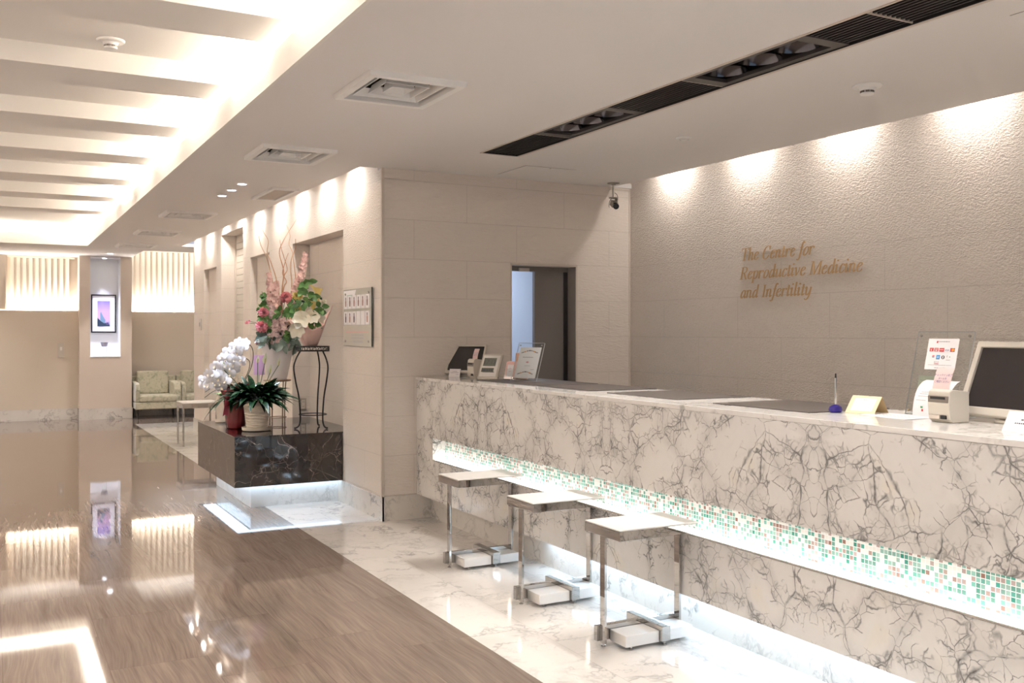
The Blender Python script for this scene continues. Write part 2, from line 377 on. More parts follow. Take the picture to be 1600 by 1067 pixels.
M['marble_plinth'] = flow_marble('plinth marble', (.74, .74, .73), (.28, .28, .28), 3.0, .1, .75)

def dark_marble():
    m = mat('dark marble', (.03, .02, .017), .04, spec=.75); nt, b, L = bs(m); p = pos(nt)
    v = warp(nt, warp(nt, p, 2.4, .35), 12, .05, 4)
    e1 = edge(nt, v, 3.4); e2 = edge(nt, warp(nt, p, 6, .2, 4), 9)
    t = math_(nt, 'ADD', math_(nt, 'MULTIPLY', ramp(nt, noise(nt, p, 7, 3).outputs['Fac'], [(.5, (0, 0, 0)), (.75, (1, 1, 1))]), .018), .0025)
    f1 = math_(nt, 'SUBTRACT', 1, math_(nt, 'DIVIDE', e1, t), True)
    f2 = math_(nt, 'MULTIPLY', math_(nt, 'SUBTRACT', 1, math_(nt, 'DIVIDE', e2, .02), True), ramp(nt, noise(nt, p, 4.1, 3).outputs['Fac'], [(.5, (0, 0, 0)), (.66, (.6, .6, .6))]))
    base = mixc(nt, noise(nt, v, 6, 5, .6).outputs['Fac'], (.008, .006, .005), (.036, .026, .022))
    L.new(mixc(nt, math_(nt, 'MAXIMUM', f1, f2), base, (.36, .30, .26)), b.inputs['Base Color']); return m
M['marble_dark'] = dark_marble()

def wood_vein():
    m = mat('wood vein stone floor', (.26, .19, .15), .035, spec=.30); nt, b, L = bs(m); p = pos(nt)
    br = brick(nt, uvec(nt, p, 'Y', 'X', 20.3, 20.07 - .009), .86, .419, .0012, .37)
    rnd = br.outputs['Color']
    sh = nt.nodes.new('ShaderNodeVectorMath'); sh.operation = 'MULTIPLY_ADD'; L.new(rnd, sh.inputs[0]); sh.inputs[1].default_value = (7.3, 11.1, 3.0); L.new(p, sh.inputs[2])
    q = warp(nt, sh.outputs[0], 1.1, .12, 2)
    rot = nt.nodes.new('ShaderNodeVectorRotate'); rot.rotation_type = 'Z_AXIS'; L.new(q, rot.inputs[0]); rot.inputs['Angle'].default_value = .015
    g1 = noise(nt, vmul(nt, rot.outputs[0], (36, 1.1, 1)), 1.0, 4, .6).outputs['Fac']
    g2 = noise(nt, vmul(nt, rot.outputs[0], (8, .5, 1)), 1.0, 3, .5).outputs['Fac']
    g3 = noise(nt, vmul(nt, rot.outputs[0], (120, 4, 1)), 1.0, 2, .5).outputs['Fac']
    a = ramp(nt, g1, [(.28, (.105, .080, .065)), (.47, (.235, .184, .153)), (.72, (.33, .265, .225))])
    a = mixc(nt, .45, a, ramp(nt, g2, [(.3, (.145, .111, .091)), (.7, (.320, .257, .218))]))
    a = mixc(nt, .30, a, ramp(nt, g3, [(.35, (.12, .092, .075)), (.65, (.29, .232, .196))]))
    a = mixc(nt, math_(nt, 'MULTIPLY', rnd, .22), a, (.14, .108, .088))
    a = mixc(nt, math_(nt, 'MULTIPLY', br.outputs['Fac'], .55), a, (.08, .058, .045))
    L.new(a, b.inputs['Base Color']); return m
M['wood'] = wood_vein()

def mosaic():
    m = mat('glass mosaic', (.8, .8, .8), .12, spec=.5); nt, b, L = bs(m); p = pos(nt)
    s = nt.nodes.new('ShaderNodeSeparateXYZ'); L.new(p, s.inputs[0]); k = .0195
    yy = math_(nt, 'DIVIDE', s.outputs[1], k); zz = math_(nt, 'DIVIDE', math_(nt, 'SUBTRACT', s.outputs[2], .674), k)
    c = nt.nodes.new('ShaderNodeCombineXYZ'); L.new(math_(nt, 'FLOOR', yy), c.inputs[0]); L.new(math_(nt, 'FLOOR', zz), c.inputs[1])
    wn = nt.nodes.new('ShaderNodeTexWhiteNoise'); wn.noise_dimensions = '2D'; L.new(c.outputs[0], wn.inputs['Vector'])
    wn2 = nt.nodes.new('ShaderNodeTexWhiteNoise'); wn2.noise_dimensions = '3D'
    c2 = nt.nodes.new('ShaderNodeCombineXYZ'); L.new(math_(nt, 'FLOOR', yy), c2.inputs[0]); L.new(math_(nt, 'FLOOR', zz), c2.inputs[1]); c2.inputs[2].default_value = 5.5; L.new(c2.outputs[0], wn2.inputs['Vector'])
    colr = ramp(nt, wn.outputs['Value'], [(0, (.035, .22, .165)), (.18, (.06, .30, .235)), (.34, (.13, .40, .33)), (.47, (.25, .13, .10)), (.60, (.33, .22, .20)), (.68, (.70, .68, .64))], 'CONSTANT')
    colr = mixc(nt, math_(nt, 'MULTIPLY', wn2.outputs['Value'], .35), colr, (.75, .74, .72))
    fy = math_(nt, 'ABSOLUTE', math_(nt, 'SUBTRACT', math_(nt, 'FRACT', yy), .5)); fz = math_(nt, 'ABSOLUTE', math_(nt, 'SUBTRACT', math_(nt, 'FRACT', zz), .5))
    g = math_(nt, 'GREATER_THAN', math_(nt, 'MAXIMUM', fy, fz), .43)
    L.new(mixc(nt, g, colr, (.8, .8, .78)), b.inputs['Base Color']); return m
M['mosaic'] = mosaic()

def fabric():
    m = mat('floral fabric', (.45, .43, .30), .85, spec=.2, sheen=.3); nt, b, L = bs(m); p = pos(nt)
    a = ramp(nt, noise(nt, warp(nt, p, 9, .12), 17, 3, .6).outputs['Fac'], [(.34, (.33, .33, .235)), (.47, (.48, .45, .335)), (.6, (.53, .49, .375)), (.72, (.39, .38, .28))])
    L.new(a, b.inputs['Base Color']); return m
M['fabric'] = fabric()
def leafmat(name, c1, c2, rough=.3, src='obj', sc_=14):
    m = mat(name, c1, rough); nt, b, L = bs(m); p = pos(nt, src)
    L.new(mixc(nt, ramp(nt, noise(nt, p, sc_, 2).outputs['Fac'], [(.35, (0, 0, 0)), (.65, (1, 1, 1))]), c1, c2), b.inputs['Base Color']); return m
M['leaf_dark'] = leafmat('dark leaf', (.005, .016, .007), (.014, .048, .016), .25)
M['leaf_mid'] = leafmat('mid leaf', (.045, .13, .035), (.13, .26, .07), .45)
M['leaf_euc'] = leafmat('eucalyptus leaf', (.13, .19, .16), (.26, .32, .28), .55)
M['stem'] = mat('stem', (.05, .09, .03), .5)
M['stem_dark'] = mat('dark stem', (.02, .03, .018), .4)
M['petal_white'] = mat('white petal', (.84, .83, .88), .5)
M['petal_centre'] = mat('orchid centre', (.72, .62, .45), .5)
M['spathe'] = mat('spathe', (.70, .76, .58), .45)
M['spadix'] = mat('spadix', (.55, .50, .22), .6)
M['pink_deep'] = leafmat('deep pink petal', (.50, .13, .16), (.70, .30, .32), .6, sc_=40)
M['pink_pale'] = leafmat('pale pink petal', (.66, .40, .36), (.76, .55, .50), .6, sc_=40)
M['mauve'] = leafmat('mauve petal', (.55, .36, .36), (.68, .52, .47), .6, sc_=40)
M['lily'] = leafmat('lily petal', (.80, .74, .60), (.82, .80, .70), .5, sc_=10)
M['yellow'] = leafmat('yellow petal', (.72, .52, .12), (.78, .68, .32), .5, sc_=20)
M['rose'] = mat('peach rose', (.72, .52, .36), .55)
M['branch'] = leafmat('bleached branch', (.42, .19, .10), (.60, .42, .27), .6, sc_=6)
M['vase'] = mat('white vase', (.70, .665, .66), .35)
M['pot'] = mat('ivory pot', (.70, .62, .52), .45)
M['wrap'] = mat('dark red wrap', (.17, .016, .020), .22, coat=.5)
M['ribbon'] = mat('red ribbon', (.19, .012, .025), .25)
M['pinkwrap'] = mat('pink tissue wrap', (.80, .56, .50), .55, spec=.3, trans=.12)
M['lilac'] = mat('lilac card', (.62, .38, .66), .55)
M['soil'] = mat('soil', (.03, .022, .015), .9)
M['woodplate'] = mat('brown plate', (.22, .12, .07), .4)
M['legwood'] = mat('dark leg', (.015, .01, .009), .35)
M['cctv'] = mat('cctv body', (.30, .27, .22), .45)
def print_art():
    m = mat('violet print', (.5, .35, .6), .4); nt, b, L = bs(m); p = pos(nt)
    s = nt.nodes.new('ShaderNodeSeparateXYZ'); L.new(p, s.inputs[0])
    f = math_(nt, 'DIVIDE', math_(nt, 'SUBTRACT', s.outputs[2], 1.60), .44)
    L.new(ramp(nt, f, [(0, (.12, .25, .45)), (.25, (.60, .38, .55)), (.6, (.50, .33, .62)), (1, (.20, .16, .48))]), b.inputs['Base Color']); return m
M['art'] = print_art()

# ------------------------------------------------------------------ room shell
H = 2.80
def S(name, mb, m, **k): return struct(mb.build(name, m, **k))
b = MB()
for x0, x1, y0, y1, mi in ((-3, 2.085, -4, 18.9, 0), (2.085, 5.3, -4, 16.85, 1), (2.085, 5.3, 16.85, 18.9, 0)):
    b.quad((x0, y0, 0), (x1, y0, 0), (x1, y1, 0), (x0, y1, 0), mi)
S('floor', b, [M['wood'], M['marble_floor']])
b = MB()
DY = (4.862, 6.998, 11.13, 13.32, 15.45)
x0 = -4
for yd in DY + (16.75,):
    b.box(1.70, 2.15, x0, yd - .25, H, H + .04); x0 = yd + .25
for x0, x1, y0, y1 in ((1.32, 1.70, -4, 16.5), (2.15, 2.57, -4, 16.5), (2.57, 2.75, -4, 7.30), (2.57, 5.3, 15.38, 16.5), (2.75, 3.135, -4, 7.267), (3.435, 4.92, -4, 7.267),
                       (3.135, 3.435, 6.305, 7.267), (4.92, 5.126, 7.25, 7.267), (-3, 2.175, 16.5, 18.9), (-3, 1.32, 15.97, 16.5), (-3, -1.52, -4, 15.97), (-1.52, 1.32, -4, -3)):
    b.box(x0, x1, y0, y1, H, H + .04)
b.box(2.53, 2.57, 7.30, 15.38, H + .04, 3.0); b.box(2.53, 2.80, 7.26, 15.42, 3.0, 3.03); b.box(2.57, 2.75, 7.26, 7.30, H + .04, 3.0)
b.box(4.88, 4.92, -4, 7.267, H + .04, 3.0); b.box(4.88, 5.2, -4, 7.3, 3.0, 3.03)
b.box(2.175, 5.3, 16.5, 18.9, 3.0, 3.03); b.box(2.175, 5.3, 16.46, 16.5, H + .04, 3.0); b.box(2.14, 2.175, 16.5, 18.9, H + .04, 3.0)
S('ceiling', b, M['ceiling'])
b = MB()      # coffer: fascia upstands, sides, top and beams
b.box(1.30, 1.32, -3, 15.97, H, 2.963); b.box(-1.52, -1.50, -3, 15.97, H, 2.963); b.box(-1.52, 1.32, 15.95, 15.97, H, 2.963); b.box(-1.52, 1.32, -3, -2.98, H, 2.963)
b.box(1.58, 1.60, -3.25, 16.25, H + .04, 3.13); b.box(-1.80, -1.78, -3.25, 16.25, H + .04, 3.13)
b.box(-1.8, 1.6, 16.23, 16.25, H + .04, 3.13); b.box(-1.8, 1.6, -3.25, -3.23, H + .04, 3.13)
b.box(-1.8, 1.6, -3.25, 16.25, 3.115, 3.15)
S('ceiling_coffer', b, M['coffer'])
for k in range(-6, 6):
    y0 = 6.033 + 1.407 * k
    tb = MB().box(-1.78, 1.58, y0, y0 + .425, 3.0, 3.115)
    S('ceiling_beam', tb, M['coffer'])
# right wall behind the counter
S('wall_right', MB().box(5.126, 5.3, -4, 7.4, 0, 3.0), M['panel_r'])
# wall facing the viewer, with the staff doorway
YW = 7.267
b = MB()
b.box(2.75, 3.900, YW, YW + .13, 0, H); b.box(4.544, 5.126, YW, YW + .13, 0, H); b.box(3.900, 4.544, YW, YW + .13, 2.074, H)
b.box(4.92, 5.126, YW, YW + .13, H, 3.0)
S('wall_front', b, M['panel_y'])
b = MB(); t = .012
b.box(3.888, 3.902, YW - .004, YW + .13, 0, 2.086); b.box(4.542, 4.556, YW - .004, YW + .13, 0, 2.086); b.box(3.888, 4.556, YW - .004, YW + .13, 2.072, 2.086)
b.box(4.540, 4.5435, YW + .002, YW + .13, 0, 2.07, 1)
S('trim_1', b, [M['jamb'], M['darkframe']])
dr = struct(MB().box(4.205, 4.80, YW + .14, YW + .18, .01, 2.03).build('door_1', M['darkdoor']))
MB().box(4.50, 4.535, YW + .128, YW + .142, .01, 2.03).build('door_edge', M['black'], dr)
MB().box(3.92, 4.56, YW + .132, YW + .19, 2.03, 2.072).build('door_rail', M['darkframe'], dr)
b = MB().box(4.04, 4.14, YW + .115, YW + .131, 2.025, 2.055); b.build('door_closer', M['jamb'], dr)
b = MB(); b.box(3.2, 5.3, 9.3, 9.35, 0, 2.6); b.box(3.15, 3.2, 7.4, 9.35, 0, 2.6); b.box(5.3, 5.35, 7.4, 9.35, 0, 2.6); b.box(3.15, 5.35, 7.4, 9.35, 2.6, 2.65)
S('wall_staff_room', b, M['bluewall'])
b = MB(); b.box(2.728, 2.752, YW - .012, YW + .012, .19, H); S('trim_2', b, M['jamb'])
b = MB(); b.box(5.108, 5.116, YW - .008, YW, 0, 2.79); b.box(4.90, 5.118, YW - .008, YW, 2.775, 2.785); S('trim_3', b, M['jamb'])
# inner wall with lift doors, shutter and doors (x = 2.75)
XW = 2.75
OPS = [(8.267, 9.898, 2.406, .18), (10.835, 11.742, 2.391, .085), (12.112, 13.396, 2.80, .195), (13.711, 14.586, 2.401, .07)]
b = MB(); y = YW + .13
for y0, y1, zt, d in OPS:
    b.box(XW, XW + .22, y, y0, 0, 3.0)
    if zt < 2.8: b.box(XW, XW + .22, y0, y1, zt, 3.0)
    else: b.box(XW, XW + .22, y0, y1, 2.80, 3.0)
    y = y1
b.box(XW, XW + .22, y, 15.376, 0, 3.0); b.box(XW + .22, XW + .3, YW + .2, 15.376, 0, 3.0)
S('wall_inner', b, M['panel_x'])
for i, (y0, y1, zt, d) in enumerate(OPS):
    if i == 2:
        b = MB(); z = .0
        while z < 2.79:
            b.box(XW + d, XW + d + .02, y0 + .01, y1 - .01, z, min(z + .083, 2.80)); z += .087
        sh = struct(b.build('shutter_panel', M['offwhite'], bevel=.003, seg=1))
        g = MB(); g.box(XW + d - .02, XW + d + .019, y0, y0 + .03, 0, 2.8); g.box(XW + d - .02, XW + d + .019, y1 - .03, y1, 0, 2.8)
        g.build('guide_rail', M['jamb'], sh)
        MB().box(XW + d - .012, XW + d, y0 + .06, y0 + .09, 1.35, 1.38).build('handle', M['black'], sh)
    else:
        dd = struct(MB().box(XW + d, XW + d + .018, y0, y1, 0, zt).build('door_%d' % (i + 2), M['panel_x']))
        MB().box(XW + d - .003, XW + d + .001, y0, y1, 0, .02).build('door_sill', M['darkframe'], dd)
S('baseboard_inner', MB().box(XW - .012, 2.93, 8.267, 8.3705, 0, .1905).box(XW - .012, XW, YW - .012, 8.267, 0, .19).box(XW - .012, XW, 9.9, 10.83, 0, .19).box(XW - .012, XW, 14.59, 15.376, 0, .19), M['marble_skirt'])
S('baseboard_front', MB().box(XW - .012, 3.15, YW - .012, YW, 0, .196), M['marble_skirt'])
# far wall
b = MB(); b.box(-3, 1.344, 18.30, 18.34, 0, 1.865); b.box(-3, 1.344, 18.52, 18.6, 1.7, H); b.box(-3, .24, 18.35, 18.55, 1.865, H)
b.box(2.18, 5.3, 18.50, 18.54, 0, 1.865); b.box(2.18, 5.3, 18.74, 18.82, 1.7, 3.0)
S('wall_far', b, M['plain'])
S('baseboard_far', MB().box(-3, 1.344, 18.285, 18.30, 0, .19).box(2.18, 5.3, 18.485, 18.5, 0, .17), M['marble_skirt'])
b = MB(); b.box(1.344, 1.513, 18.03, 18.45, .19, H); b.box(1.997, 2.18, 18.03, 18.6, .19, H); b.box(1.513, 1.997, 18.03, 18.45, .19, 1.078); b.box(1.344, 2.18, 18.40, 18.62, .19, H)
S('pillar', b, M['pillar'])
b = MB(); b.box(1.513, 1.516, 18.032, 18.40, 1.08, 2.78); b.box(1.994, 1.997, 18.032, 18.40, 1.08, 2.78); b.box(1.513, 1.997, 18.397, 18.401, 1.08, 2.78); b.box(1.50, 2.0, 18.02, 18.40, 1.066, 1.081); b.box(1.513, 1.997, 18.04, 18.4, 2.775, 2.795)
S('wall_niche', b, M['white'])
S('baseboard_pillar', MB().box(1.334, 2.19, 18.018, 18.6, 0, .19), M['marble_skirt'])
S('wall_left', MB().box(-3.1, -3, -4, 18.9, 0, H), M['white'])
S('wall_lobby', MB().box(5.3, 5.4, 7.3, 18.9, 0, 3.0), M['plain'])
b = MB(); b.box(-3, -.6, -4.1, -4, 0, H); b.box(4.4, 5.3, -4.1, -4, 0, H); b.box(-.6, 4.4, -4.1, -4, 2.45, H); S('wall_back', b, M['plain'])
wn = struct(MB().box(-.6, 4.4, -4.06, -4.05, .02, 2.45).build('window_1', M['glass']))
b = MB()
for x in (-.6, .4, 1.4, 2.4, 3.4, 4.35): b.box(x, x + .05, -4.09, -4.0, 0, 2.45)
for z in (0, 1.05, 2.40): b.box(-.6, 4.4, -4.09, -4.0, z, z + .05)
b.build('window_frame', M['darkframe'], wn)

# ------------------------------------------------------------------ blinds
def blind(x0, x1, y, z0, z1, label, pitch=.0945):
    t = thing('vertical_blind', label, 'blind', (x0, y, z0), 0, 'uplit vertical blinds on the far wall')
    n = int((x1 - x0) / pitch)
    for i in range(n):
        m = MB(); xx = i * pitch
        a = (xx, .045, 0); c = (xx + pitch * 1.05, -.01, 0); bb = (xx + pitch * .5, .004, 0)
        h = z1 - z0
        vs = [(p[0], p[1] + dy, z) for z in (0, h) for dy in (0, .003) for p in (a, bb, c)]
        m.add(vs, [(0, 1, 7, 6), (1, 2, 8, 7), (4, 3, 9, 10), (5, 4, 10, 11), (0, 3, 4, 1), (1, 4, 5, 2), (6, 7, 10, 9), (7, 8, 11, 10), (3, 0, 6, 9), (2, 5, 11, 8)])
        m.build('slat', M['blind'], t)
    MB().box(0, x1 - x0, -.02, .05, h + .001, h + .03).build('head_rail', M['blind'], t)
blind(.262, 1.30, 18.465, 1.87, 2.765, 'uplit cream vertical blind left of the picture pillar')
blind(2.19, 3.62, 18.68, 1.87, 2.96, 'uplit cream vertical blind above the floral sofas')

# ------------------------------------------------------------------ reception counter
Y0, XF = .6, 3.032
ct = thing('reception_counter', 'long white marble reception counter with a glowing mosaic band', 'reception counter', (XF, 4, 0))
def cpart(name, mb, m, **k):
    mb.v = [p - Vector((XF, 4, 0)) for p in mb.v]; return mb.build(name, m, ct, **k)
cpart('upper_panel', MB().box(XF, 3.25, Y0, 6.945, .674, 1.113), M['marble_counter'])
cpart('lower_panel', MB().box(XF, 3.25, Y0, 6.945, .196, .504), M['marble_counter'])
cpart('end_panel', MB().box(XF, 3.25, 6.945, YW - .001, .196, 1.113), M['marble_counter'])
cpart('worktop', MB().box(XF - .003, 3.748, Y0, YW - .001, 1.114, 1.137), M['marble_top'], bevel=.002)
cpart('kickboard', MB().box(3.153, 3.25, Y0, YW - .001, 0, .196), M['marble_skirt'])
cpart('mosaic_panel', MB().box(3.139, 3.16, Y0, 6.945, .505, .673), M['mosaic'])
cpart('light_strip', MB().box(3.042, 3.134, Y0, 6.93, .5045, .5085), M['led'])
cpart('trim_lip', MB().box(XF - .002, XF + .008, Y0, 6.945, .500, .508), M['steel'])
cpart('toe_light', MB().box(3.085, 3.115, Y0, 5.35, .188, .1955), M['led_cool'])
cpart('back_panel', MB().box(3.60, 3.64, Y0, YW - .001, 0, 1.113), M['offwhite'])

# desk mats on the worktop
for i, (y0, y1, lab) in enumerate(((5.70, 6.57, 'dark brown desk mat under the acrylic sign stand and clock'), (5.02, 5.65, 'dark brown desk mat next along from the acrylic sign stand'),
                        (4.145, 4.815, 'dark brown desk mat in the middle of the counter, between two bare marble gaps'), (3.20, 3.857, 'dark brown desk mat beside the silver pen on cobalt base'))):
    o = MB().box(-.26, .26, -(y1 - y0) / 2, (y1 - y0) / 2, 0, .004).build('desk_mat', M['mat'], bevel=.001, seg=1)
    o.location = (3.487, (y0 + y1) / 2, 1.1372); tag(o, lab, 'desk mat', 'leather mats along the counter')

# ------------------------------------------------------------------ stools
def make_stool(loc, label):
    t = thing('stool', label, 'stool', loc, 0, 'chrome stools at the counter')
    f = MB(); f.box(.0, .462, -.15, .15, .528, .573); f.build('seat_frame', M['chrome'], t, bevel=.0015, seg=1)
    f = MB(); f.box(.001, .461, -.149, .149, .573, .580); f.build('seat', M['white_lacquer'], t, bevel=.0015, seg=1)
    for x in (.004, .446):
        MB().box(x, x + .012, -.02, .02, .018, .528).build('leg', M['chrome'], t)
    MB().box(-.012, .462, .021, .050, .022, .094).build('base_bar', M['chrome'], t, bevel=.001, seg=1)
    MB().box(.255, .305, -.135, .160, .0225, .0945).build('cross_bar', M['chrome'], t, bevel=.001, seg=1)
    MB().box(.060, .254, -.115, .020, .018, .072).box(.306, .452, -.115, .020, .018, .072).build('weight_block', M['white_lacquer'], t, bevel=.002, seg=1)
    for x, y in ((.01, 0), (.452, 0), (.28, -.12), (.28, .15), (.10, -.10)):
        MB().lathe([(.010, 0), (.012, .003), (.012, .007), (.005, .008), (.005, .022)], (x, y, 0), 12).build('foot', M['chrome'], t, smooth=True)
    return t
st = make_stool((2.568, 3.877, 0), 'chrome stool with white seat in front, closest to the viewer')
dup(st, (2.568, 4.69, 0), label='chrome stool with white seat standing between the two other stools')
dup(st, (2.568, 5.64, 0), label='chrome stool with white seat farthest along, nearest the wall corner')

# ------------------------------------------------------------------ ceiling fittings
def diffuser(y, label):
    t = thing('air_diffuser', label, 'air vent', (1.925, y, H), 0, 'square air diffusers in the ceiling')
    def ring(mb, r0x, r0y, z0, r1x, r1y, z1, mi=0):
        a = [(-r0x, -r0y, z0), (r0x, -r0y, z0), (r0x, r0y, z0), (-r0x, r0y, z0)]; c = [(-r1x, -r1y, z1), (r1x, -r1y, z1), (r1x, r1y, z1), (-r1x, r1y, z1)]
        mb.add(a + c, [(i, (i + 1) % 4, 4 + (i + 1) % 4, 4 + i) for i in range(4)], mi)
    m = MB(); ring(m, .268, .295, 0, .262, .289, -.026); ring(m, .262, .289, -.026, .222, .247, -.026); ring(m, .222, .247, -.026, .215, .24, .03)
    m.build('frame', M['offwhite_l'], t)
    m = MB().box(-.224, .224, -.249, .249, .12, .125); ring(m, .2245, .2495, .12, .2245, .2495, .0); m.build('duct', M['duct'], t)
    for k, (r, z) in enumerate(((.188, .0), (.124, .0), (.064, .0))):
        m = MB(); ring(m, r * .88, r * .93, z + .030, r, r * 1.08, z - .012); ring(m, r, r * 1.08, z - .012, r - .006, r * 1.08 - .006, z - .012); ring(m, r - .006, r * 1.08 - .006, z - .012, r * .865, r * .915, z + .029)
        if k == 2: m.box(-.056, .056, -.060, .060, .026, .031)
        m.build('vane', M['offwhite_l'], t)
M['offwhite_l'] = mat('vent paint', (.86, .845, .82), .45)
M['duct'] = mat('duct', (.018, .016, .015), .7)
for y, lab in zip(DY, ('square ceiling diffuser nearest the viewer, left of the black channel', 'square ceiling diffuser just before the wall corner', 'square ceiling diffuser just beyond the row of three downlights',
                       'square ceiling diffuser second from the far end of the corridor', 'square ceiling diffuser at the far end of the corridor')): diffuser(y, lab)
t = thing('return_grille', 'flat rectangular return air grille beside the wall washer slot', 'air vent', (2.354, 9.078, H))
m = MB(); m.box(-.125, .125, -.395, -.355, -.022, -.0005); m.box(-.125, .125, .355, .395, -.022, -.0005); m.box(-.125, -.09, -.355, .355, -.022, -.0005); m.box(.09, .125, -.355, .355, -.022, -.0005); m.build('frame', M['offwhite_l'], t, bevel=.002, seg=1)
m = MB()
for i in range(24): m.box(-.09, .09, -.35 + i * .0295, -.35 + i * .0295 + .02, -.012, -.006)
m.build('grille', M['jamb'], t)
def downlight(x, y, z, label, r=.048, group='recessed downlights in the ceiling'):
    t = thing('downlight', label, 'downlight', (x, y, z), 0, group)
    MB().lathe([(r * .78, -.001), (r * .82, -.006), (r, -.005), (r * 1.05, -.0005), (r * .78, -.0005)], n=24, cap=False).build('trim_ring', M['offwhite_l'], t, smooth=True)
    MB().cyl((0, 0, -.004), r * .78, .003).build('lens', M['lamp'], t)
downlight(1.95, 8.63, H, 'glowing round downlight, nearest of the row of three'); downlight(1.95, 9.045, H, 'glowing round downlight, middle of the row of three'); downlight(1.95, 9.46, H, 'glowing round downlight, farthest of the row of three')
downlight(1.757, 17.33, H, 'glowing round downlight in front of the picture pillar', .06); downlight(1.75, 18.14, 2.774, 'small glowing downlight at the top of the picture niche', .045)
def detector(x, y, z, label, r=.075, flat=False):
    t = thing('smoke_detector', label, 'smoke detector', (x, y, z), 0, 'round detectors on the ceiling')
    MB().lathe([(r, -.0005), (r, -.006), (r * .93, -.012), (r * .60, -.016), (r * .58, -.0005)], n=32, cap=False).build('base_plate', M['offwhite_l'], t, smooth=True)
    if flat:
        MB().lathe([(r * .56, -.008), (r * .40, -.018), (r * .1, -.020)], n=24).build('cover', M['offwhite_l'], t, smooth=True); return
    MB().lathe([(r * .58, -.014), (r * .50, -.026), (r * .50, -.030)], n=24).build('body', M['offwhite_l'], t, smooth=True)
    m = MB()
    for i in range(8):
        a = i * math.pi / 4; m.M = Matrix.Rotation(a, 4, 'Z'); m.box(r * .42, r * .47, -r * .13, r * .13, -.042, -.03)
    m.build('sensor_cage', M['darkframe'], t)
    MB().lathe([(r * .49, -.041), (r * .45, -.049), (r * .2, -.053)], n=24).build('cap', M['offwhite_l'], t, smooth=True)
detector(4.077, 3.63, H, 'round white smoke detector on the ceiling above the counter, right of the black channel'); detector(4.093, 5.183, H, 'small flat round cover on the ceiling toward the camera corner', .055, True)
detector(.59, 5.79, 3.115, 'round white smoke detector up in the lit coffer between beams')
def hatch(x0, x1, y0, y1, label):
    t = thing('ceiling_hatch', label, 'ceiling hatch', ((x0 + x1) / 2, (y0 + y1) / 2, H), 0)
    a, c = (x1 - x0) / 2, (y1 - y0) / 2
    MB().box(-a, a, -c, c, -.0012, -.0003).build('gap_frame', M['darkframe'], t); MB().box(-a + .003, a - .003, -c + .003, c - .003, -.003, -.0013).build('panel', M['ceiling'], t)
    MB().cyl((0, -c + .02, -.005), .008, .003, 12).build('lock', M['steel'], t)
hatch(3.686, 4.152, 6.63, 7.11, 'square ceiling access hatch near the wall corner and camera'); hatch(3.69, 4.16, 2.08, 2.549, 'square ceiling access hatch cut by the right edge of the picture')

# black lighting and air channel in the ceiling
t = thing('lighting_channel', 'long black recessed ceiling channel with lamps and air grilles', 'ceiling light', (3.285, 0, H))
m = MB(); m.box(-.15, -.143, -4, 6.305, -.004, .25); m.box(.143, .15, -4, 6.305, -.004, .25); m.box(-.143, .143, 6.298, 6.305, -.004, .25); m.box(-.15, .15, -4, 6.305, .25, .26); m.build('housing', M['black'], t)
m = MB(); m.box(-.156, -.146, -4, 6.315, -.006, .002); m.box(.146, .166, -4, 6.315, -.006, .002); m.box(-.146, .146, 6.303, 6.315, -.006, .002); m.build('edge_trim', M['darkframe2'] if 'darkframe2' in M else M['jamb'], t)
SEC = [('G', 5.56, 6.298), ('L', 4.70, 5.56), ('G', 4.013, 4.70), ('L', 3.154, 4.013), ('G', 2.807, 3.154), ('G', 1.95, 2.807), ('L', 1.05, 1.95), ('G', -.4, 1.05)]
for k, y0, y1 in SEC:
    if k == 'G':
        m = MB()
        for i in range(10): m.box(-.137 + i * .0275, -.137 + i * .0275 + .011, y0 + .008, y1 - .008, .002, .022)
        m.box(-.143, .143, y0 + .002, y0 + .008, .001, .022, 1)
        m.build('grille', [M['black'], M['jamb']], t)
    else:
        m = MB(); m.box(-.143, .143, y0, y0 + .07, .001, .02); m.box(-.143, .143, y1 - .07, y1, .001, .02); m.box(-.143, -.105, y0 + .07, y1 - .07, .001, .02); m.box(.105, .143, y0 + .07, y1 - .07, .001, .02)
        fr = m.build('lamp_plate', mat('dark lamp plate', (.05, .045, .042), .4), t)
        L_ = (y1 - y0 - .14) / 3
        for i in range(3):
            cyy = y0 + .07 + L_ * (i + .5)
            MB().lathe([(.108, .020), (.100, .05), (.080, .085), (.05, .115), (.03, .12)], (0, cyy, 0), 28, cap=False).build('reflector', M['mirror'], fr, smooth=True)
            MB().cyl((0, cyy, .121), .03, .004, 20).build('lens', M['lamp_dim'], fr)

# security camera
t = thing('security_camera', 'small security camera hanging from the ceiling in the corner', 'security camera', (4.80, 7.06, H))
MB().lathe([(.016, -.018), (.022, -.012), (.052, -.006), (.055, -.0005)], n=24).build('mount_plate', M['cctv'], t, smooth=True)
MB().tube([(0, 0, -.012), (0, 0, -.125)], .011, 12).build('pole', M['steel'], t, smooth=True)
MB().box(-.035, .035, -.02, .02, -.135, -.125).box(.026, .032, -.02, .02, -.21, -.13).build('bracket', M['cctv'], t)
m = MB(); m.M = Matrix.Translation((0, -.01, -.185)) @ Matrix.Rotation(D(22), 4, 'X') @ Matrix.Rotation(D(-20), 4, 'Z'); m.box(-.024, .024, -.045, .055, -.024, .024); m.build('body', M['cctv'], t, bevel=.003)
m = MB(); m.M = Matrix.Translation((0, -.01, -.185)) @ Matrix.Rotation(D(22), 4, 'X') @ Matrix.Rotation(D(-20), 4, 'Z') @ Matrix.Rotation(D(90), 4, 'X'); m.lathe([(.022, .04), (.026, .05), (.026, .085), (.020, .086), (.018, .08)], n=24); m.build('lens', M['blackgloss'], t, smooth=True)
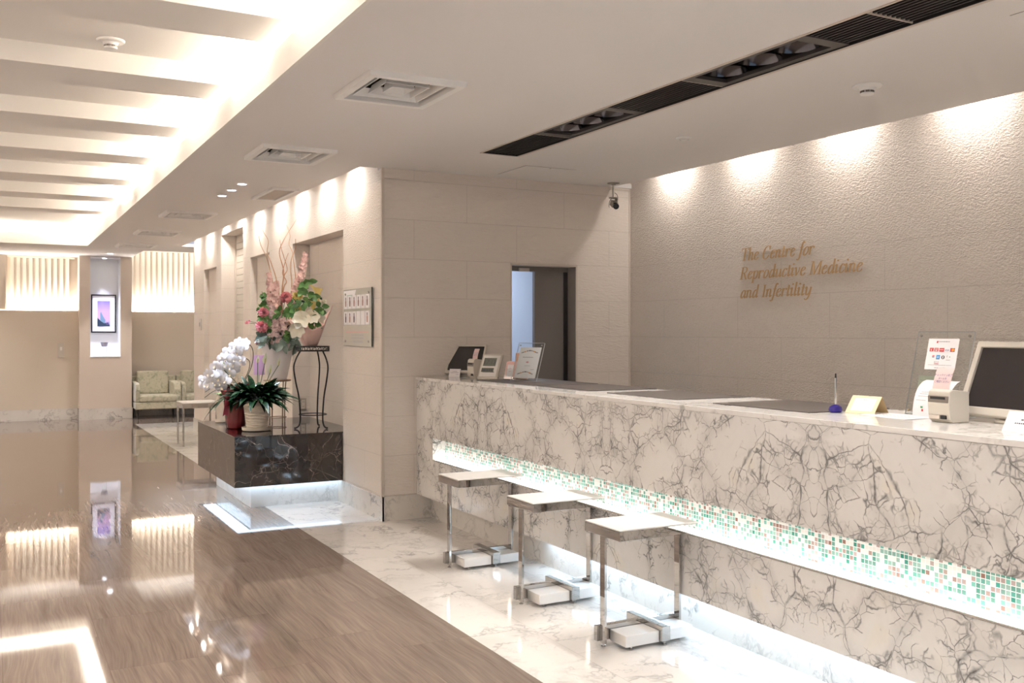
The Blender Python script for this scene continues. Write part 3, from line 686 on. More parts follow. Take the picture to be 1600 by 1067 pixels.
MB().tube(crom([(.015, .01, -.08), (.045, .01, -.10), (.055, .02, -.15), (.02, .05, -.20)]), .0025, 6).tube(crom([(-.01, .01, -.13), (-.04, .0, -.16), (-.04, .01, -.20), (-.015, .04, -.21)]), .002, 6).build('cable', M['black'], t)

# ------------------------------------------------------------------ lettering on the right wall
TH, TN = .078, .025
A_ = [(.09, .25), (.17, .38), (.27, .42), (.335, .34), (.33, .08), (.37, .01), (.45, .08)]
G = {'T': (.60, ['n', (.03, .66), (.57, .66)], ['l', (.30, .66), (.30, 0)], ['n', (.18, .012), (.42, .012)], ['n', (.03, .66), (.02, .55)], ['n', (.57, .66), (.57, .55)]),
 'h': (.48, ['l', (.09, .70), (.09, 0)], ['c'] + A_), 'n': (.48, ['l', (.09, .42), (.09, 0)], ['n', (.01, .35), (.08, .42)], ['c'] + A_),
 'e': (.40, ['c', (.09, .20), (.22, .25), (.32, .32), (.29, .405), (.21, .42), (.12, .34), (.07, .2), (.10, .06), (.19, 0), (.29, .03), (.37, .12)]),
 'C': (.62, ['c', (.56, .47), (.53, .60), (.42, .67), (.25, .61), (.13, .45), (.09, .25), (.14, .07), (.27, -.01), (.43, .04), (.54, .17)], ['n', (.55, .46), (.57, .67)]),
 't': (.29, ['l', (.13, .57), (.12, .1)], ['c', (.12, .1), (.15, .01), (.27, .09)], ['n', (.02, .41), (.25, .41)]),
 'r': (.36, ['l', (.09, .42), (.09, 0)], ['n', (.01, .35), (.08, .42)], ['c', (.09, .24), (.17, .37), (.26, .42), (.33, .38), (.33, .32)]),
 'f': (.29, ['c', (.34, .62), (.29, .70), (.22, .64), (.17, .42), (.13, .02), (.08, -.17), (.0, -.22), (-.06, -.16)], ['n', (.04, .41), (.29, .41)]),
 'o': (.43, ['c', (.27, .42), (.15, .35), (.08, .18), (.12, .02), (.21, -.005), (.32, .09), (.38, .25), (.35, .39), (.27, .42)]),
 'R': (.60, ['l', (.14, .66), (.14, 0)], ['c', (.14, .645), (.32, .66), (.46, .59), (.46, .44), (.35, .355), (.14, .33)], ['l', (.30, .34), (.51, 0)], ['n', (.02, .012), (.26, .012)], ['n', (.02, .648), (.14, .648)], ['n', (.45, .012), (.58, .012)]),
 'p': (.45, ['l', (.09, .42), (.09, -.22)], ['n', (.0, -.21), (.19, -.21)], ['n', (.0, .36), (.08, .42)], ['c', (.09, .27), (.19, .40), (.31, .41), (.38, .28), (.34, .09), (.23, -.005), (.10, .07)]),
 'd': (.48, ['l', (.37, .70), (.36, .06)], ['c', (.36, .06), (.39, .01), (.46, .08)], ['c', (.36, .33), (.27, .42), (.15, .34), (.08, .17), (.12, .01), (.23, .03), (.36, .21)]),
 'u': (.49, ['c', (.01, .34), (.08, .42), (.09, .3), (.09, .08), (.15, 0), (.26, .06), (.36, .23)], ['l', (.37, .42), (.36, .06)], ['c', (.36, .06), (.40, .01), (.47, .08)]),
 'c': (.37, ['c', (.34, .33), (.30, .41), (.20, .41), (.10, .28), (.08, .1), (.16, 0), (.27, .03), (.35, .12)]),
 'i': (.25, ['c', (.01, .34), (.08, .42), (.09, .3), (.09, .08), (.13, .01), (.22, .09)], ['l', (.115, .64), (.115, .56)]),
 'v': (.40, ['c', (.01, .37), (.06, .42), (.10, .3), (.16, .01)], ['n', (.16, .01), (.29, .19), (.34, .34), (.33, .42)]),
 'M': (.80, ['n', (.10, .01), (.14, .65)], ['l', (.15, .66), (.35, .0)], ['n', (.35, .0), (.66, .65)], ['l', (.68, .66), (.66, 0)], ['n', (.0, .012), (.20, .012)], ['n', (.55, .012), (.78, .012)], ['n', (.04, .648), (.16, .648)], ['n', (.66, .648), (.79, .648)]),
 'a': (.47, ['l', (.37, .42), (.36, .06)], ['c', (.36, .06), (.40, .01), (.46, .08)], ['c', (.36, .33), (.27, .42), (.15, .34), (.08, .17), (.12, .01), (.23, .03), (.36, .21)]),
 'I': (.33, ['l', (.17, .66), (.17, 0)], ['n', (.05, .012), (.29, .012)], ['n', (.05, .648), (.29, .648)]),
 'l': (.25, ['l', (.10, .70), (.09, .08)], ['c', (.09, .08), (.13, .01), (.22, .09)]),
 'y': (.45, ['c', (.01, .34), (.08, .42), (.09, .3), (.11, .08), (.18, .01), (.29, .1), (.37, .28)], ['c', (.39, .42), (.36, .08), (.28, -.14), (.16, -.22), (.06, -.16)]), ' ': (.26,)}
def ribbon(pts, kind):
    P = crom([(x, y, 0) for x, y in pts], 5) if kind == 'c' or len(pts) > 2 else [Vector((x, y, 0)) for x, y in pts]
    out = []
    for i, p in enumerate(P):
        d = (P[min(i + 1, len(P) - 1)] - P[max(i - 1, 0)]).normalized(); q = Vector((-d.y, d.x, 0))
        wd = TN if kind == 'n' else TN + (TH - TN) * abs(d.y) ** 1.6 * (1 if kind == 'l' else (1 if d.y < 0 else .55))
        out.append((p - q * wd / 2, p + q * wd / 2))
    return out
sign = thing('wall_lettering', 'bronze italic clinic name lettering on the textured right wall', 'sign lettering', (5.126, 5.79, 1.9))
for line, yl, zl, wid in (('The Centre for', 5.793, 2.048, .775), ('Reproductive Medicine', 5.803, 1.905, 1.222), ('and Infertility', 5.800, 1.761, .757)):
    cap = .142; sl = .26; adv = sum(G[c][0] for c in line) * cap; kx = (wid - .02) / adv
    m = MB(); x = 0
    for ch in line:
        for s_ in G[ch][1:]:
            rb = ribbon(s_[1:], s_[0]); vs = []
            for z3 in (.004, .0095):
                for a, c in rb:
                    for q in (a, c): vs.append((-z3, -((x + (q.x + q.y * sl) * cap * kx)) + (yl - 5.79), q.y * cap + zl - 1.9))
            n = len(rb); fs = []
            for i in range(n - 1):
                a = 2 * i; fs += [(a, a + 1, a + 3, a + 2), (2 * n + a, 2 * n + a + 2, 2 * n + a + 3, 2 * n + a + 1), (a, a + 2, 2 * n + a + 2, 2 * n + a), (a + 1, 2 * n + a + 1, 2 * n + a + 3, a + 3)]
            fs += [(0, 2 * n, 2 * n + 1, 1), (2 * n - 2, 2 * n - 1, 4 * n - 1, 4 * n - 2)]
            m.add(vs, fs)
        x += G[ch][0] * cap * kx
    m.build('lettering', M['gold'], sign)

# ------------------------------------------------------------------ things on the counter
ZT = 1.1375
def bars(mb, cx, z, wd, n, size, y, mi):           # rows of unreadable small print
    random.seed(int(abs(cx * 977 + z * 3571)))
    x = cx - wd / 2
    while x < cx + wd / 2:
        l = random.uniform(.5, 1.6) * size; mb.rect(x, min(x + l, cx + wd / 2), z, z + size * .7, y, mi); x += l + size * .35
def monitor(loc, a, W, Hh, tl, zb, label, mt, mb_, led=False):
    t = thing('monitor', label, 'monitor', loc, -D(a), 'touch screen monitors on the counter')
    X = lean(D(tl), 0, zb)
    m = MB(); m.M = X
    o = [(-W / 2, 0), (W / 2, 0), (W / 2, Hh), (-W / 2, Hh)]; i_ = [(-W / 2 + mt, mb_), (W / 2 - mt, mb_), (W / 2 - mt, Hh - mt), (-W / 2 + mt, Hh - mt)]
    vs = [(x, 0, z) for x, z in o] + [(x, .0, z) for x, z in i_] + [(x, .012, z) for x, z in i_] + [(x, .035, z) for x, z in o]
    fs = []
    for k in range(4):
        j = (k + 1) % 4; fs += [(k, j, 4 + j, 4 + k), (4 + k, 4 + j, 8 + j, 8 + k), (k, 12 + k, 12 + j, j)]
    fs.append((15, 14, 13, 12)); m.add(vs, fs); m.build('bezel', M['offwhite'], t, bevel=.004)
    m = MB(); m.M = X; m.rect(-W / 2 + mt, W / 2 - mt, mb_, Hh - mt, .011, 0); m.build('screen', M['screen'], t)
    m = MB(); m.M = X; m.add([(sx * W * .5, .036, Hh * .02) if False else p for p in []], []) if False else None
    k1, k2 = .49, .36
    vs = [(-W * k1, .0355, Hh * .02), (W * k1, .0355, Hh * .02), (W * k1, .0355, Hh * .98), (-W * k1, .0355, Hh * .98), (-W * k2, .085, Hh * .12), (W * k2, .085, Hh * .12), (W * k2, .085, Hh * .86), (-W * k2, .085, Hh * .86)]
    m.add(vs, [(0, 1, 5, 4), (1, 2, 6, 5), (2, 3, 7, 6), (3, 0, 4, 7), (4, 5, 6, 7)]); m.build('back_shell', M['offwhite'], t, bevel=.005)
    m = MB(); m.lathe([(.058, 0), (.062, .006), (.058, .012), (.035, .018)], (0, .078, 0), 28); m.build('base', M['offwhite'], t, smooth=True)
    MB().box(-.035, .035, .06, .10, .012, zb + .06).build('neck', M['offwhite'], t, bevel=.004)
    if led:
        m = MB(); m.M = X; m.rect(-.012, .006, .007, .019, -.0006, 0); m.build('sensor_mark', M['jamb'], t)
    return t
monitor((3.375, 7.125, ZT), 50, .33, .262, 26, .028, 'pale monitor with black screen at the far end of the counter', .018, .028)
monitor((3.50, 2.475, ZT), 97, .40, .318, 22, .030, 'pale monitor with dark grey screen at the right edge of the picture', .026, .034, True)
def printer(loc, a, wd, dp, h, label):
    t = thing('receipt_printer', label, 'receipt printer', loc, -D(a), 'receipt printers on the counter')
    m = MB(); n = [(0, .012), (-.006, .03), (-.010, h * .55), (-.004, h * .93), (.010, h), (dp, h * .93), (dp, .0), (.015, 0)]
    vs = [(sx * wd / 2, y, z) for sx in (-1, 1) for y, z in n]; k = len(n)
    m.add(vs, [tuple(range(k)), tuple(2 * k - 1 - i for i in range(k))] + [(i, i + k, (i + 1) % k + k, (i + 1) % k) for i in range(k)]); m.build('body', M['offwhite'], t, bevel=.004)
    MB().box(-wd * .46, wd * .46, -.0125, .0, h * .60, h * .80).build('outlet_panel', M['darkframe2'], t, bevel=.002)
    MB().box(-wd * .34, wd * .34, -.0135, -.0124, h * .70, h * .775).build('paper_slot', M['black'], t)
    MB().box(wd * .12, wd * .36, -.0115, -.004, h * .11, h * .22).build('button', M['black'], t)
    MB().box(-wd * .42, wd * .06, -.0105, -.004, h * .11, h * .22).build('display', M['jamb'], t)
    MB().box(wd * .499, wd * .502, .02, dp * .95, h * .62, h * .635).build('lid_seam', M['jamb'], t)
    return t
M['darkframe2'] = mat('grey plastic', (.20, .17, .145), .35)
printer((3.365, 6.945, ZT), 78, .082, .10, .150, 'small beige receipt printer in front of the far monitor')
printer((3.36, 2.625, ZT), 92, .104, .108, .133, 'small beige receipt printer beside the right monitor')
def slip(loc, a, wd, h, m_, label, lines, tl=8, mi=1):
    t = thing('paper_slip', label, 'paper slip', loc, -D(a), 'printed slips on the printers')
    m = MB(); k = 6
    for i in range(k):
        z0, z1 = h * i / k, h * (i + 1) / k; f = lambda z: .02 * (z / h) ** 2 + math.tan(D(tl)) * z
        m.add([(-wd / 2, f(z0), z0), (wd / 2, f(z0), z0), (wd / 2, f(z1), z1), (-wd / 2, f(z1), z1), (-wd / 2, f(z0) + .0006, z0), (wd / 2, f(z0) + .0006, z0), (wd / 2, f(z1) + .0006, z1), (-wd / 2, f(z1) + .0006, z1)], [(0, 1, 2, 3), (7, 6, 5, 4)])
    m.build('paper', M[m_], t, smooth=True)
    m = MB()
    for z, body, sz in lines:
        vs, fs = glyphs(body, sz); m.add([(x, .02 * ((z + y) / h) ** 2 + math.tan(D(tl)) * (z + y) - .001, z + y) for x, y in vs], fs)
    m.build('printed_text', M['inkblue'], t)
slip((3.41, 6.94, ZT + .151), 70, .046, .078, 'pinkpaper_l' if False else 'slip', 'pale pink slip standing on the far receipt printer', ((.045, 'チェックイン完了', .0065), (.034, 'メールを', .0075), (.024, 'ご確認ください', .0065)))if False else None
M['slip'] = mat('pale pink slip', (.80, .60, .58), .6)
slip((3.39, 6.93, ZT + .149), 66, .050, .080, 'slip', 'pale pink slip standing on the far receipt printer', ((.045, 'チェックイン完了', .0058), (.036, 'メールを', .0065), (.027, 'ご確認ください', .0062)))
slip((3.372, 2.63, ZT + .131), 92, .082, .086, 'slip', 'pink slip with blue text on the printer by the right monitor', ((.054, 'チェックイン完了', .0105), (.041, 'メールを', .0105), (.028, 'ご確認ください', .0105)))
def card(loc, a, wd, h, tl, label, rows):
    t = thing('notice_card', label, 'notice card', loc, -D(a), 'small notice cards on the counter')
    m = MB(); m.M = lean(D(tl)); m.box(-wd / 2, wd / 2, 0, .002, 0, h); m.build('card', M['paper'], t)
    m = MB(); m.M = lean(D(tl))
    for z, w_, s_, dx in rows: bars(m, dx, z, w_, 0, s_, -.0006, 0)
    m.build('printed_text', M['ink'], t)
card((3.312, 7.155, ZT), 50, .098, .068, 22, 'white notice card leaning against the far monitor', ((.045, .04, .004, 0), (.034, .075, .004, 0), (.018, .025, .004, .025)))
card((3.275, 2.19, ZT), 90, .21, .085, 32, 'white notice card leaning at the right edge of the picture', ((.048, .09, .007, 0), (.033, .13, .007, 0)))
# digital clock
t = thing('digital_clock', 'white framed digital clock between the far printer and pink leaflets', 'clock', (3.353, 6.648, ZT + .004), -D(56))
X = lean(D(28)); m = MB(); m.M = X; m.box(-.088, .088, 0, .016, 0, .213); m.build('case', M['offwhite'], t, bevel=.006)
m = MB(); m.M = X; m.box(-.074, .074, -.004, .001, .018, .198); m.build('face', M['white_lacquer'], t, bevel=.002)
m = MB(); m.M = X; m.box(-.060, .048, -.006, -.003, .107, .175); m.box(-.064, .042, -.006, -.003, .056, .090); m.build('display', M['lcd'], t)
m = MB(); m.M = X; text(m, '17:13', -.006, .122, .052, -.0068, 0, .095); bars(m, -.011, .064, .085, 0, .018, -.0068, 0); m.build('digits', M['ink'], t)
m = MB(); m.add([(-.05, .02, .05), (.05, .02, .05), (.05, .10, .0), (-.05, .10, .0), (-.05, .025, .055), (.05, .025, .055), (.05, .105, .0), (-.05, .105, .0)], [(0, 1, 2, 3), (7, 6, 5, 4), (0, 4, 5, 1), (1, 5, 6, 2), (2, 6, 7, 3), (3, 7, 4, 0)]); m.build('prop', M['black'], t)
# leaflets
t = thing('leaflet_holder', 'clear holder of pink edged leaflets between the clock and acrylic sign', 'leaflet holder', (3.462, 6.50, ZT + .004), -D(64))
X = lean(D(14)); m = MB(); m.M = X; m.box(-.05, .05, 0, .003, 0, .08); m.box(-.05, .05, .04, .043, 0, .13); m.box(-.05, .05, .0, .043, -.0, .003); m.build('holder', M['acrylic'], t)
for i in range(4):
    m = MB(); m.M = X; m.box(-.045, .045, .006 + i * .008, .011 + i * .008, .004, .135 + i * .004); lf = m.build('leaflet', M['pinkpaper'], t)
    if i == 0:
        m = MB(); m.M = X; m.rect(-.028, .028, .02, .115, .0045, 0); m.build('white_panel', M['paper'], lf); m = MB(); m.M = X; m.rect(-.012, .012, .035, .105, .0038, 0) if False else bars(m, 0, .06, .02, 0, .006, .0038, 0); bars(m, 0, .085, .02, 0, .006, .0038, 0); m.build('printed_text', M['inkpink'], lf)
t = thing('leaflet_stack', 'taller salmon coloured leaflets standing behind the acrylic sign', 'leaflets', (3.57, 6.52, ZT + .004), -D(64))
m = MB(); m.M = lean(D(10)); m.box(-.06, .06, 0, .012, 0, .20); m.build('booklet', mat('salmon paper', (.75, .44, .32), .6), t); m = MB(); m.M = lean(D(10)); m.box(-.06, .06, .013, .03, 0, .17); m.build('backing', M['paper'], t)
# acrylic sign
def acrylic_stand(loc, a, wd, h, tl, label, foot=.12):
    t = thing('acrylic_sign_stand', label, 'sign stand', loc, -D(a), 'clear acrylic stands on the counter')
    X = lean(D(tl)); m = MB(); m.M = X; m.box(-wd / 2, wd / 2, 0, .004, 0, h); m.build('front_sheet', M['acrylic'], t)
    e = .0022
    m = MB(); m.M = X; m.box(-wd / 2 - e, -wd / 2, 0, .004, 0, h); m.box(wd / 2, wd / 2 + e, -.0, .005, 0, h); m.box(-wd / 2, wd / 2, 0, .004, h, h + e); m.box(-wd / 2, wd / 2, 0, .004, -.0, e); m.build('edge', M['acrylic_edge'], t)
    for x in (-wd / 2 + .018, wd / 2 - .018):
        for z in (.018, h - .02):
            m = MB(); m.M = X @ Matrix.Translation((x, -.0005, z)) @ Matrix.Rotation(D(90), 4, 'X'); m.cyl((0, 0, 0), .006, .004, 14); m.build('stud', M['chrome'], t)
    MB().box(wd / 2 - .008, wd / 2 - .003, .0, foot, .0, .005).box(-wd / 2 + .003, -wd / 2 + .008, .0, foot, .0, .005).build('foot', M['acrylic_edge'], t)
    return t, X
t, X = acrylic_stand((3.43, 6.209, ZT + .004), 62, .222, .30, 23, 'clear acrylic stand holding a white notice with floral borders')
m = MB(); m.M = X; m.box(-.093, .091, .0045, .0055, .025, .268); sh = m.build('sheet', M['paper'], t)
def flowerborder(mb, cx, z, wd):
    random.seed(3)
    for i in range(22):
        x = cx - wd / 2 + wd * i / 21; z1 = z + .010 * math.cos((i / 21 - .5) * 5); s_ = random.uniform(.003, .007); mi = random.choice((0, 0, 1, 2, 3))
        mb.add([(x - s_, .0040, z1), (x, .0040, z1 - s_), (x + s_, .0040, z1), (x, .0040, z1 + s_)], [(0, 1, 2, 3)], mi)
m = MB(); m.M = X; flowerborder(m, -.002, .232, .14); flowerborder(m, -.002, .065, .13); m.build('floral_border', [M['inkgrey'], M['inkpink'], M['inkorange'], M['ink']], t)
m = MB(); m.M = X; bars(m, -.01, .186, .09, 0, .008, .004, 0); bars(m, 0, .120, .05, 0, .005, .004, 0); bars(m, .05, .09, .03, 0, .006, .004, 0); m.build('printed_text', M['inkgrey'], t)
m = MB(); m.M = X; m.lathe([(.0, 0), (.014, 0)], (0, 0, 0), 3) if False else m.add([(-.02, .004, .15), (-.005, .004, .142), (.012, .004, .15), (-.005, .004, .158)], [(0, 1, 2, 3)]); m.build('rose_print', M['inkpink'], t)
# large acrylic stand with the card notice
t, X = acrylic_stand((3.57, 2.828, ZT), 90, .28, .375, 14, 'large clear acrylic stand with the card payment notice by the right printer', .10)
SX0, SX1, SZ0, SZ1 = -.078, .075, .205, .343
m = MB(); m.M = X; m.box(SX0, SX1, -.0016, -.0006, SZ0, SZ1); m.build('sheet', M['paper'], t)
def at(fx, fz): return SX0 + (SX1 - SX0) * fx, SZ1 - (SZ1 - SZ0) * fz
def R_(mb, fx0, fx1, fz0, fz1, mi, dy=0): a = at(fx0, fz1); c = at(fx1, fz0); mb.rect(a[0], c[0], a[1], c[1], -.0022 - dy, mi)
m = MB(); m.M = X
R_(m, .08, .21, .30, .42, 0); R_(m, .235, .37, .30, .42, 0); R_(m, .40, .56, .30, .42, 0); R_(m, .755, .90, .30, .42, 2)
for fx, mi in ((.805, 0), (.85, 3)):
    cx, cz = at(fx, .36); m.add([(cx + .0072 * math.cos(k * .5236), -.0026 - (.0002 if mi == 3 else 0), cz + .0072 * math.sin(k * .5236)) for k in range(12)], [tuple(range(12))], mi)
x, z = at(.145, .41); text(m, 'K', x, z, .016, -.0028, 1); R_(m, .255, .35, .33, .345, 1, .0004); R_(m, .27, .335, .37, .40, 1, .0004); R_(m, .42, .54, .35, .37, 1, .0004)
x, z = at(.655, .395); text(m, 'VISA', x, z, .011, -.0024, 4)
R_(m, .20, .27, .54, .565, 0); R_(m, .20, .27, .585, .61, 2); R_(m, .335, .455, .53, .67, 5); R_(m, .36, .43, .57, .585, 1, .0004); R_(m, .36, .43, .61, .625, 1, .0004)
cx, cz = at(.56, .60); m.add([(cx + .0085 * math.cos(k * .5236), -.0024, cz + .0085 * math.sin(k * .5236)) for k in range(12)], [tuple(range(12))], 2); R_(m, .545, .575, .56, .64, 1, .0006)
R_(m, .68, .70, .53, .60, 6); R_(m, .76, .79, .57, .60, 7); R_(m, .67, .80, .68, .69, 4)
x, z = at(.37, .79); text(m, 'BOX', x, z, .012, -.0024, 6); R_(m, .30, .45, .805, .825, 0)
m.build('card_logo', [M['inkred'], M['paper'], M['ink'], M['inkorange'], M['inkblue'], M['inkblue2'], M['inkgrey'], M['inkgreen']], t)
m = MB(); m.M = X; R_(m, .275, .315, .075, .145, 0); m.build('header_emblem', M['inkred'], t)
m = MB(); m.M = X
for fz, a, c, s_ in ((.11, .32, .70, .006), (.86, .10, .88, .003), (.955, .33, .68, .005)):
    p, q = at(a, fz), at(c, fz); bars(m, (p[0] + q[0]) / 2, p[1], q[0] - p[0], 0, s_, -.0022, 0)
m.build('printed_text', M['inkgrey'], t)
m = MB(); m.M = X; m.box(-.103, -.01, .0045, .0055, .07, .178); m.build('green_sheet', M['greenpaper'], t)
m = MB(); m.M = X
for i in range(5): bars(m, -.058, .155 - i * .014, .07, 0, .004, .0040, 0)
m.build('green_sheet_text', M['inkgrey'], t)
# curled sheet standing behind the printer
t = thing('paper_sheet', 'white curled sheet of paper standing behind the right printer', 'paper', (3.535, 2.80, ZT), -D(90))
m = MB(); k = 12
prof = [(.035 * math.sin(i / k * 2.2) - .0, .16 * math.sin(i / k * 1.55)) for i in range(k + 1)]; prof = [(-.03 + .09 * (i / k) ** 2, .155 * math.sin(i / k * 1.45)) for i in range(k + 1)]
for i in range(k):
    (y0, z0), (y1, z1) = prof[i], prof[i + 1]
    m.add([(-.075, y0, z0), (.095, y0, z0), (.095, y1, z1), (-.075, y1, z1), (-.075, y0 + .0008, z0), (.095, y0 + .0008, z0), (.095, y1 + .0008, z1), (-.075, y1 + .0008, z1)], [(0, 1, 2, 3), (7, 6, 5, 4)])
m.build('sheet', M['paper'], t, smooth=True)
m = MB()
for i, z in enumerate((.105, .097, .087, .07)): yy = -.03 + .09 * (math.asin(z / .155) / 1.45) ** 2; bars(m, -.02 - .006 * i, z, .05, 0, .003, yy - .002, 0)
m.rect(-.035, -.023, .038, .046, -.03, 1); m.rect(-.028, -.020, .024, .034, -.032, 2); m.build('printed_text', [M['inkgrey'], M['inkgreen'], M['inkred']], t)
t = thing('paper_stack', 'thin stack of white printed sheets lying in front of the acrylic stand', 'papers', (3.43, 2.90, ZT), 0)
for i in range(3):
    m = MB(); m.M = Matrix.Rotation(D(-6 + 5 * i), 4, 'Z'); m.box(-.09 + .01 * i, .09 + .01 * i, -.14, .13, .0008 * i, .0008 * i + .0006)
    o = m.build('sheet', M['paper'], t)
    if i == 2:
        m = MB(); m.M = Matrix.Rotation(D(4), 4, 'Z') @ Matrix.Rotation(D(-90), 4, 'Z')
        for q in range(5):
            x = -.1
            while x < .11: m.quad((x, -.05 + q * .022, .0026), (x + .012, -.05 + q * .022, .0026), (x + .012, -.044 + q * .022, .0026), (x, -.044 + q * .022, .0026)); x += .018
        m.build('printed_text', M['inkgrey'], o)
# pen on its stand
t = thing('pen_stand', 'silver pen upright in a cobalt blue base at the end of the last mat', 'pen stand', (3.362, 3.172, ZT + .0005))
MB().lathe([(.024, 0), (.030, .006), (.031, .014), (.026, .026), (.014, .033), (.006, .035)], n=28).build('base', M['cobalt'], t, smooth=True)
MB().lathe([(.0035, .032), (.005, .04), (.0052, .12), (.0045, .155)], n=14).build('pen', M['chrome'], t, smooth=True)
MB().lathe([(.0045, .155), (.004, .162), (.003, .175)], n=14).build('pen_tip', M['black'], t, smooth=True)
# folded card
t = thing('tent_card', 'cream folded tent card with a white printed panel', 'tent card', (3.404, 3.075, ZT + .0005), -D(81))
X = lean(D(40)); m = MB(); m.M = X; m.box(-.073, .073, 0, .0012, 0, .098); m.build('front_flap', M['cream'], t)
zt_ = .098 * math.cos(D(40)); yt_ = .098 * math.sin(D(40))
m = MB(); m.add([(-.073, yt_, zt_), (.073, yt_, zt_), (.073, yt_ + .05, 0), (-.073, yt_ + .05, 0), (-.073, yt_ + .0015, zt_), (.073, yt_ + .0015, zt_), (.073, yt_ + .0515, 0), (-.073, yt_ + .0515, 0)], [(0, 1, 2, 3), (7, 6, 5, 4), (0, 4, 5, 1), (1, 5, 6, 2), (3, 2, 6, 7), (0, 3, 7, 4)]); m.build('back_flap', M['cream'], t)
m = MB(); m.M = X; m.rect(-.052, .054, .015, .084, -.0008, 0); m.build('white_panel', M['paper'], t)
m = MB(); m.M = X; bars(m, -.005, .074, .045, 0, .005, -.0016, 0)
for i in range(5): bars(m, 0, .062 - .009 * i, .085, 0, .0022, -.0016, 0)
m.build('printed_text', M['inkgrey'], t)

# ------------------------------------------------------------------ wall board, outlet, switches
t = thing('staff_board', 'glass notice board with two rows of staff portrait cards on the wall', 'notice board', (XW, 7.838, 1.38))
MB().box(-.022, -.014, -.352, .352, 0, .485).build('glass_panel', M['glass_board'], t)
MB().box(-.0222, -.0138, -.356, -.352, 0, .485).build('glass_edge', mat('dark glass edge', (.05, .08, .07), .2), t)
for y in (-.29, .29):
    for z in (.04, .445):
        m = MB(); m.M = Matrix.Translation((0, y, z)) @ Matrix.Rotation(D(-90), 4, 'Y'); m.cyl((0, 0, .0), .010, .028, 14); m.build('standoff', M['steel'], t)
portr = [mat('portrait tone %d' % i, c, .5) for i, c in enumerate(((.30, .14, .12), (.42, .20, .16), (.16, .07, .06), (.06, .04, .045)))]
for r_ in range(2):
    for k in range(6):
        y1 = .318 - k * .1085; z0 = .318 - r_ * .137
        m = MB().box(-.030, -.0225, y1 - .100, y1, z0, z0 + .114); pc = m.build('photo_card', M['paper'], t)
        if not (r_ == 1 and k in (3, 4)):
            mi = portr[(k * 2 + r_ * 3) % 4]; cyy = y1 - .05
            m = MB(); m.add([(-.0304, cyy + .013, z0 + .02), (-.0304, cyy - .013, z0 + .02), (-.0304, cyy - .016, z0 + .062), (-.0304, cyy - .009, z0 + .078), (-.0304, cyy + .009, z0 + .078), (-.0304, cyy + .016, z0 + .062)], [(0, 1, 2, 3, 4, 5)])
            m.add([(-.0306, cyy + .011 * math.cos(a * .7854), z0 + .088 + .014 * math.sin(a * .7854)) for a in range(8)], [tuple(range(7, -1, -1))], 1); m.build('portrait', [mi, portr[3]], pc)
m = MB(); random.seed(5)
for z, a, c, s_, mi in ((.115, .29, -.28, .010, 1), (.088, .14, -.16, .012, 0), (.062, .14, -.16, .014, 0), (.030, .10, -.15, .018, 0), (.425, .25, .12, .012, 2)):
    y = a
    while y > c:
        l = random.uniform(.4, 1.1) * s_; m.add([(-.0226, y, z), (-.0226, y - l, z), (-.0226, y - l, z + s_), (-.0226, y, z + s_)], [(0, 1, 2, 3)], mi); y -= l + s_ * .35
m.build('printed_text', [M['inkgrey'], M['inkpink'], M['inkgreen']], t)
m = MB(); m.add([(-.0224, .345, .475), (-.0224, .335, .42), (-.0224, .18, .405), (-.0224, .06, .42), (-.0224, .02, .478)], [(0, 1, 2, 3, 4)]); m.build('logo', M['paper'], t)
t = thing('power_outlet', 'grey power outlet plate low in the first lift recess', 'outlet', (2.86, 9.898, .752))
MB().box(-.034, .034, -.006, -.0005, -.062, .062).build('plate', M['steel'], t, bevel=.002); m = MB()
MB().box(-.018, .018, -.010, -.0055, -.045, .045).build('socket', M['offwhite'], t)
for z in (-.024, .024): m.box(-.008, -.005, -.0112, -.0098, z - .008, z + .008); m.box(.005, .008, -.0112, -.0098, z - .008, z + .008)
m.build('slots', M['black'], t)
t = thing('wall_switch', 'narrow white switch plate on the far left wall', 'switch', (1.075, 18.30, 1.185)); MB().box(-.05, .05, -.012, -.0005, -.125, .125).build('plate', M['offwhite'], t, bevel=.003); MB().box(-.018, .018, -.018, -.0115, .0, .06).build('rocker', M['white_lacquer'], t, bevel=.002)
t = thing('wall_switch', 'small call button plate beside the farthest door', 'switch', (XW, 14.84, 1.61)); MB().box(-.012, -.0005, -.08, .08, -.085, .085).build('plate', M['offwhite'], t, bevel=.003); MB().box(-.018, -.0115, -.02, .02, -.03, .03).build('button', M['steel'], t)

# ------------------------------------------------------------------ dark marble display plinth
t = thing('display_plinth', 'floating dark marble block on a lit white marble base', 'plinth', (2.28, 9.09, 0))
def pp(name, x0, x1, y0, y1, z0, z1, m_, **k):
    return MB().box(x0 - 2.28, x1 - 2.28, y0 - 9.09, y1 - 9.09, z0, z1).build(name, m_, t, **k)
pp('slab', 1.807, 2.745, 8.270, 9.893, .192, .608, M['marble_dark']); pp('slab_top', 1.806, 2.925, 8.2695, 9.893, .6085, .620, M['marble_dark'], bevel=.0015)
pp('base', 1.966, 2.925, 8.371, 9.80, 0, .19, M['marble_plinth'])
pp('light_strip', 1.84, 2.74, 8.30, 8.365, .188, .1918, M['led_plinth']); pp('light_strip', 1.84, 1.955, 8.366, 9.80, .188, .1918, M['led_plinth'])

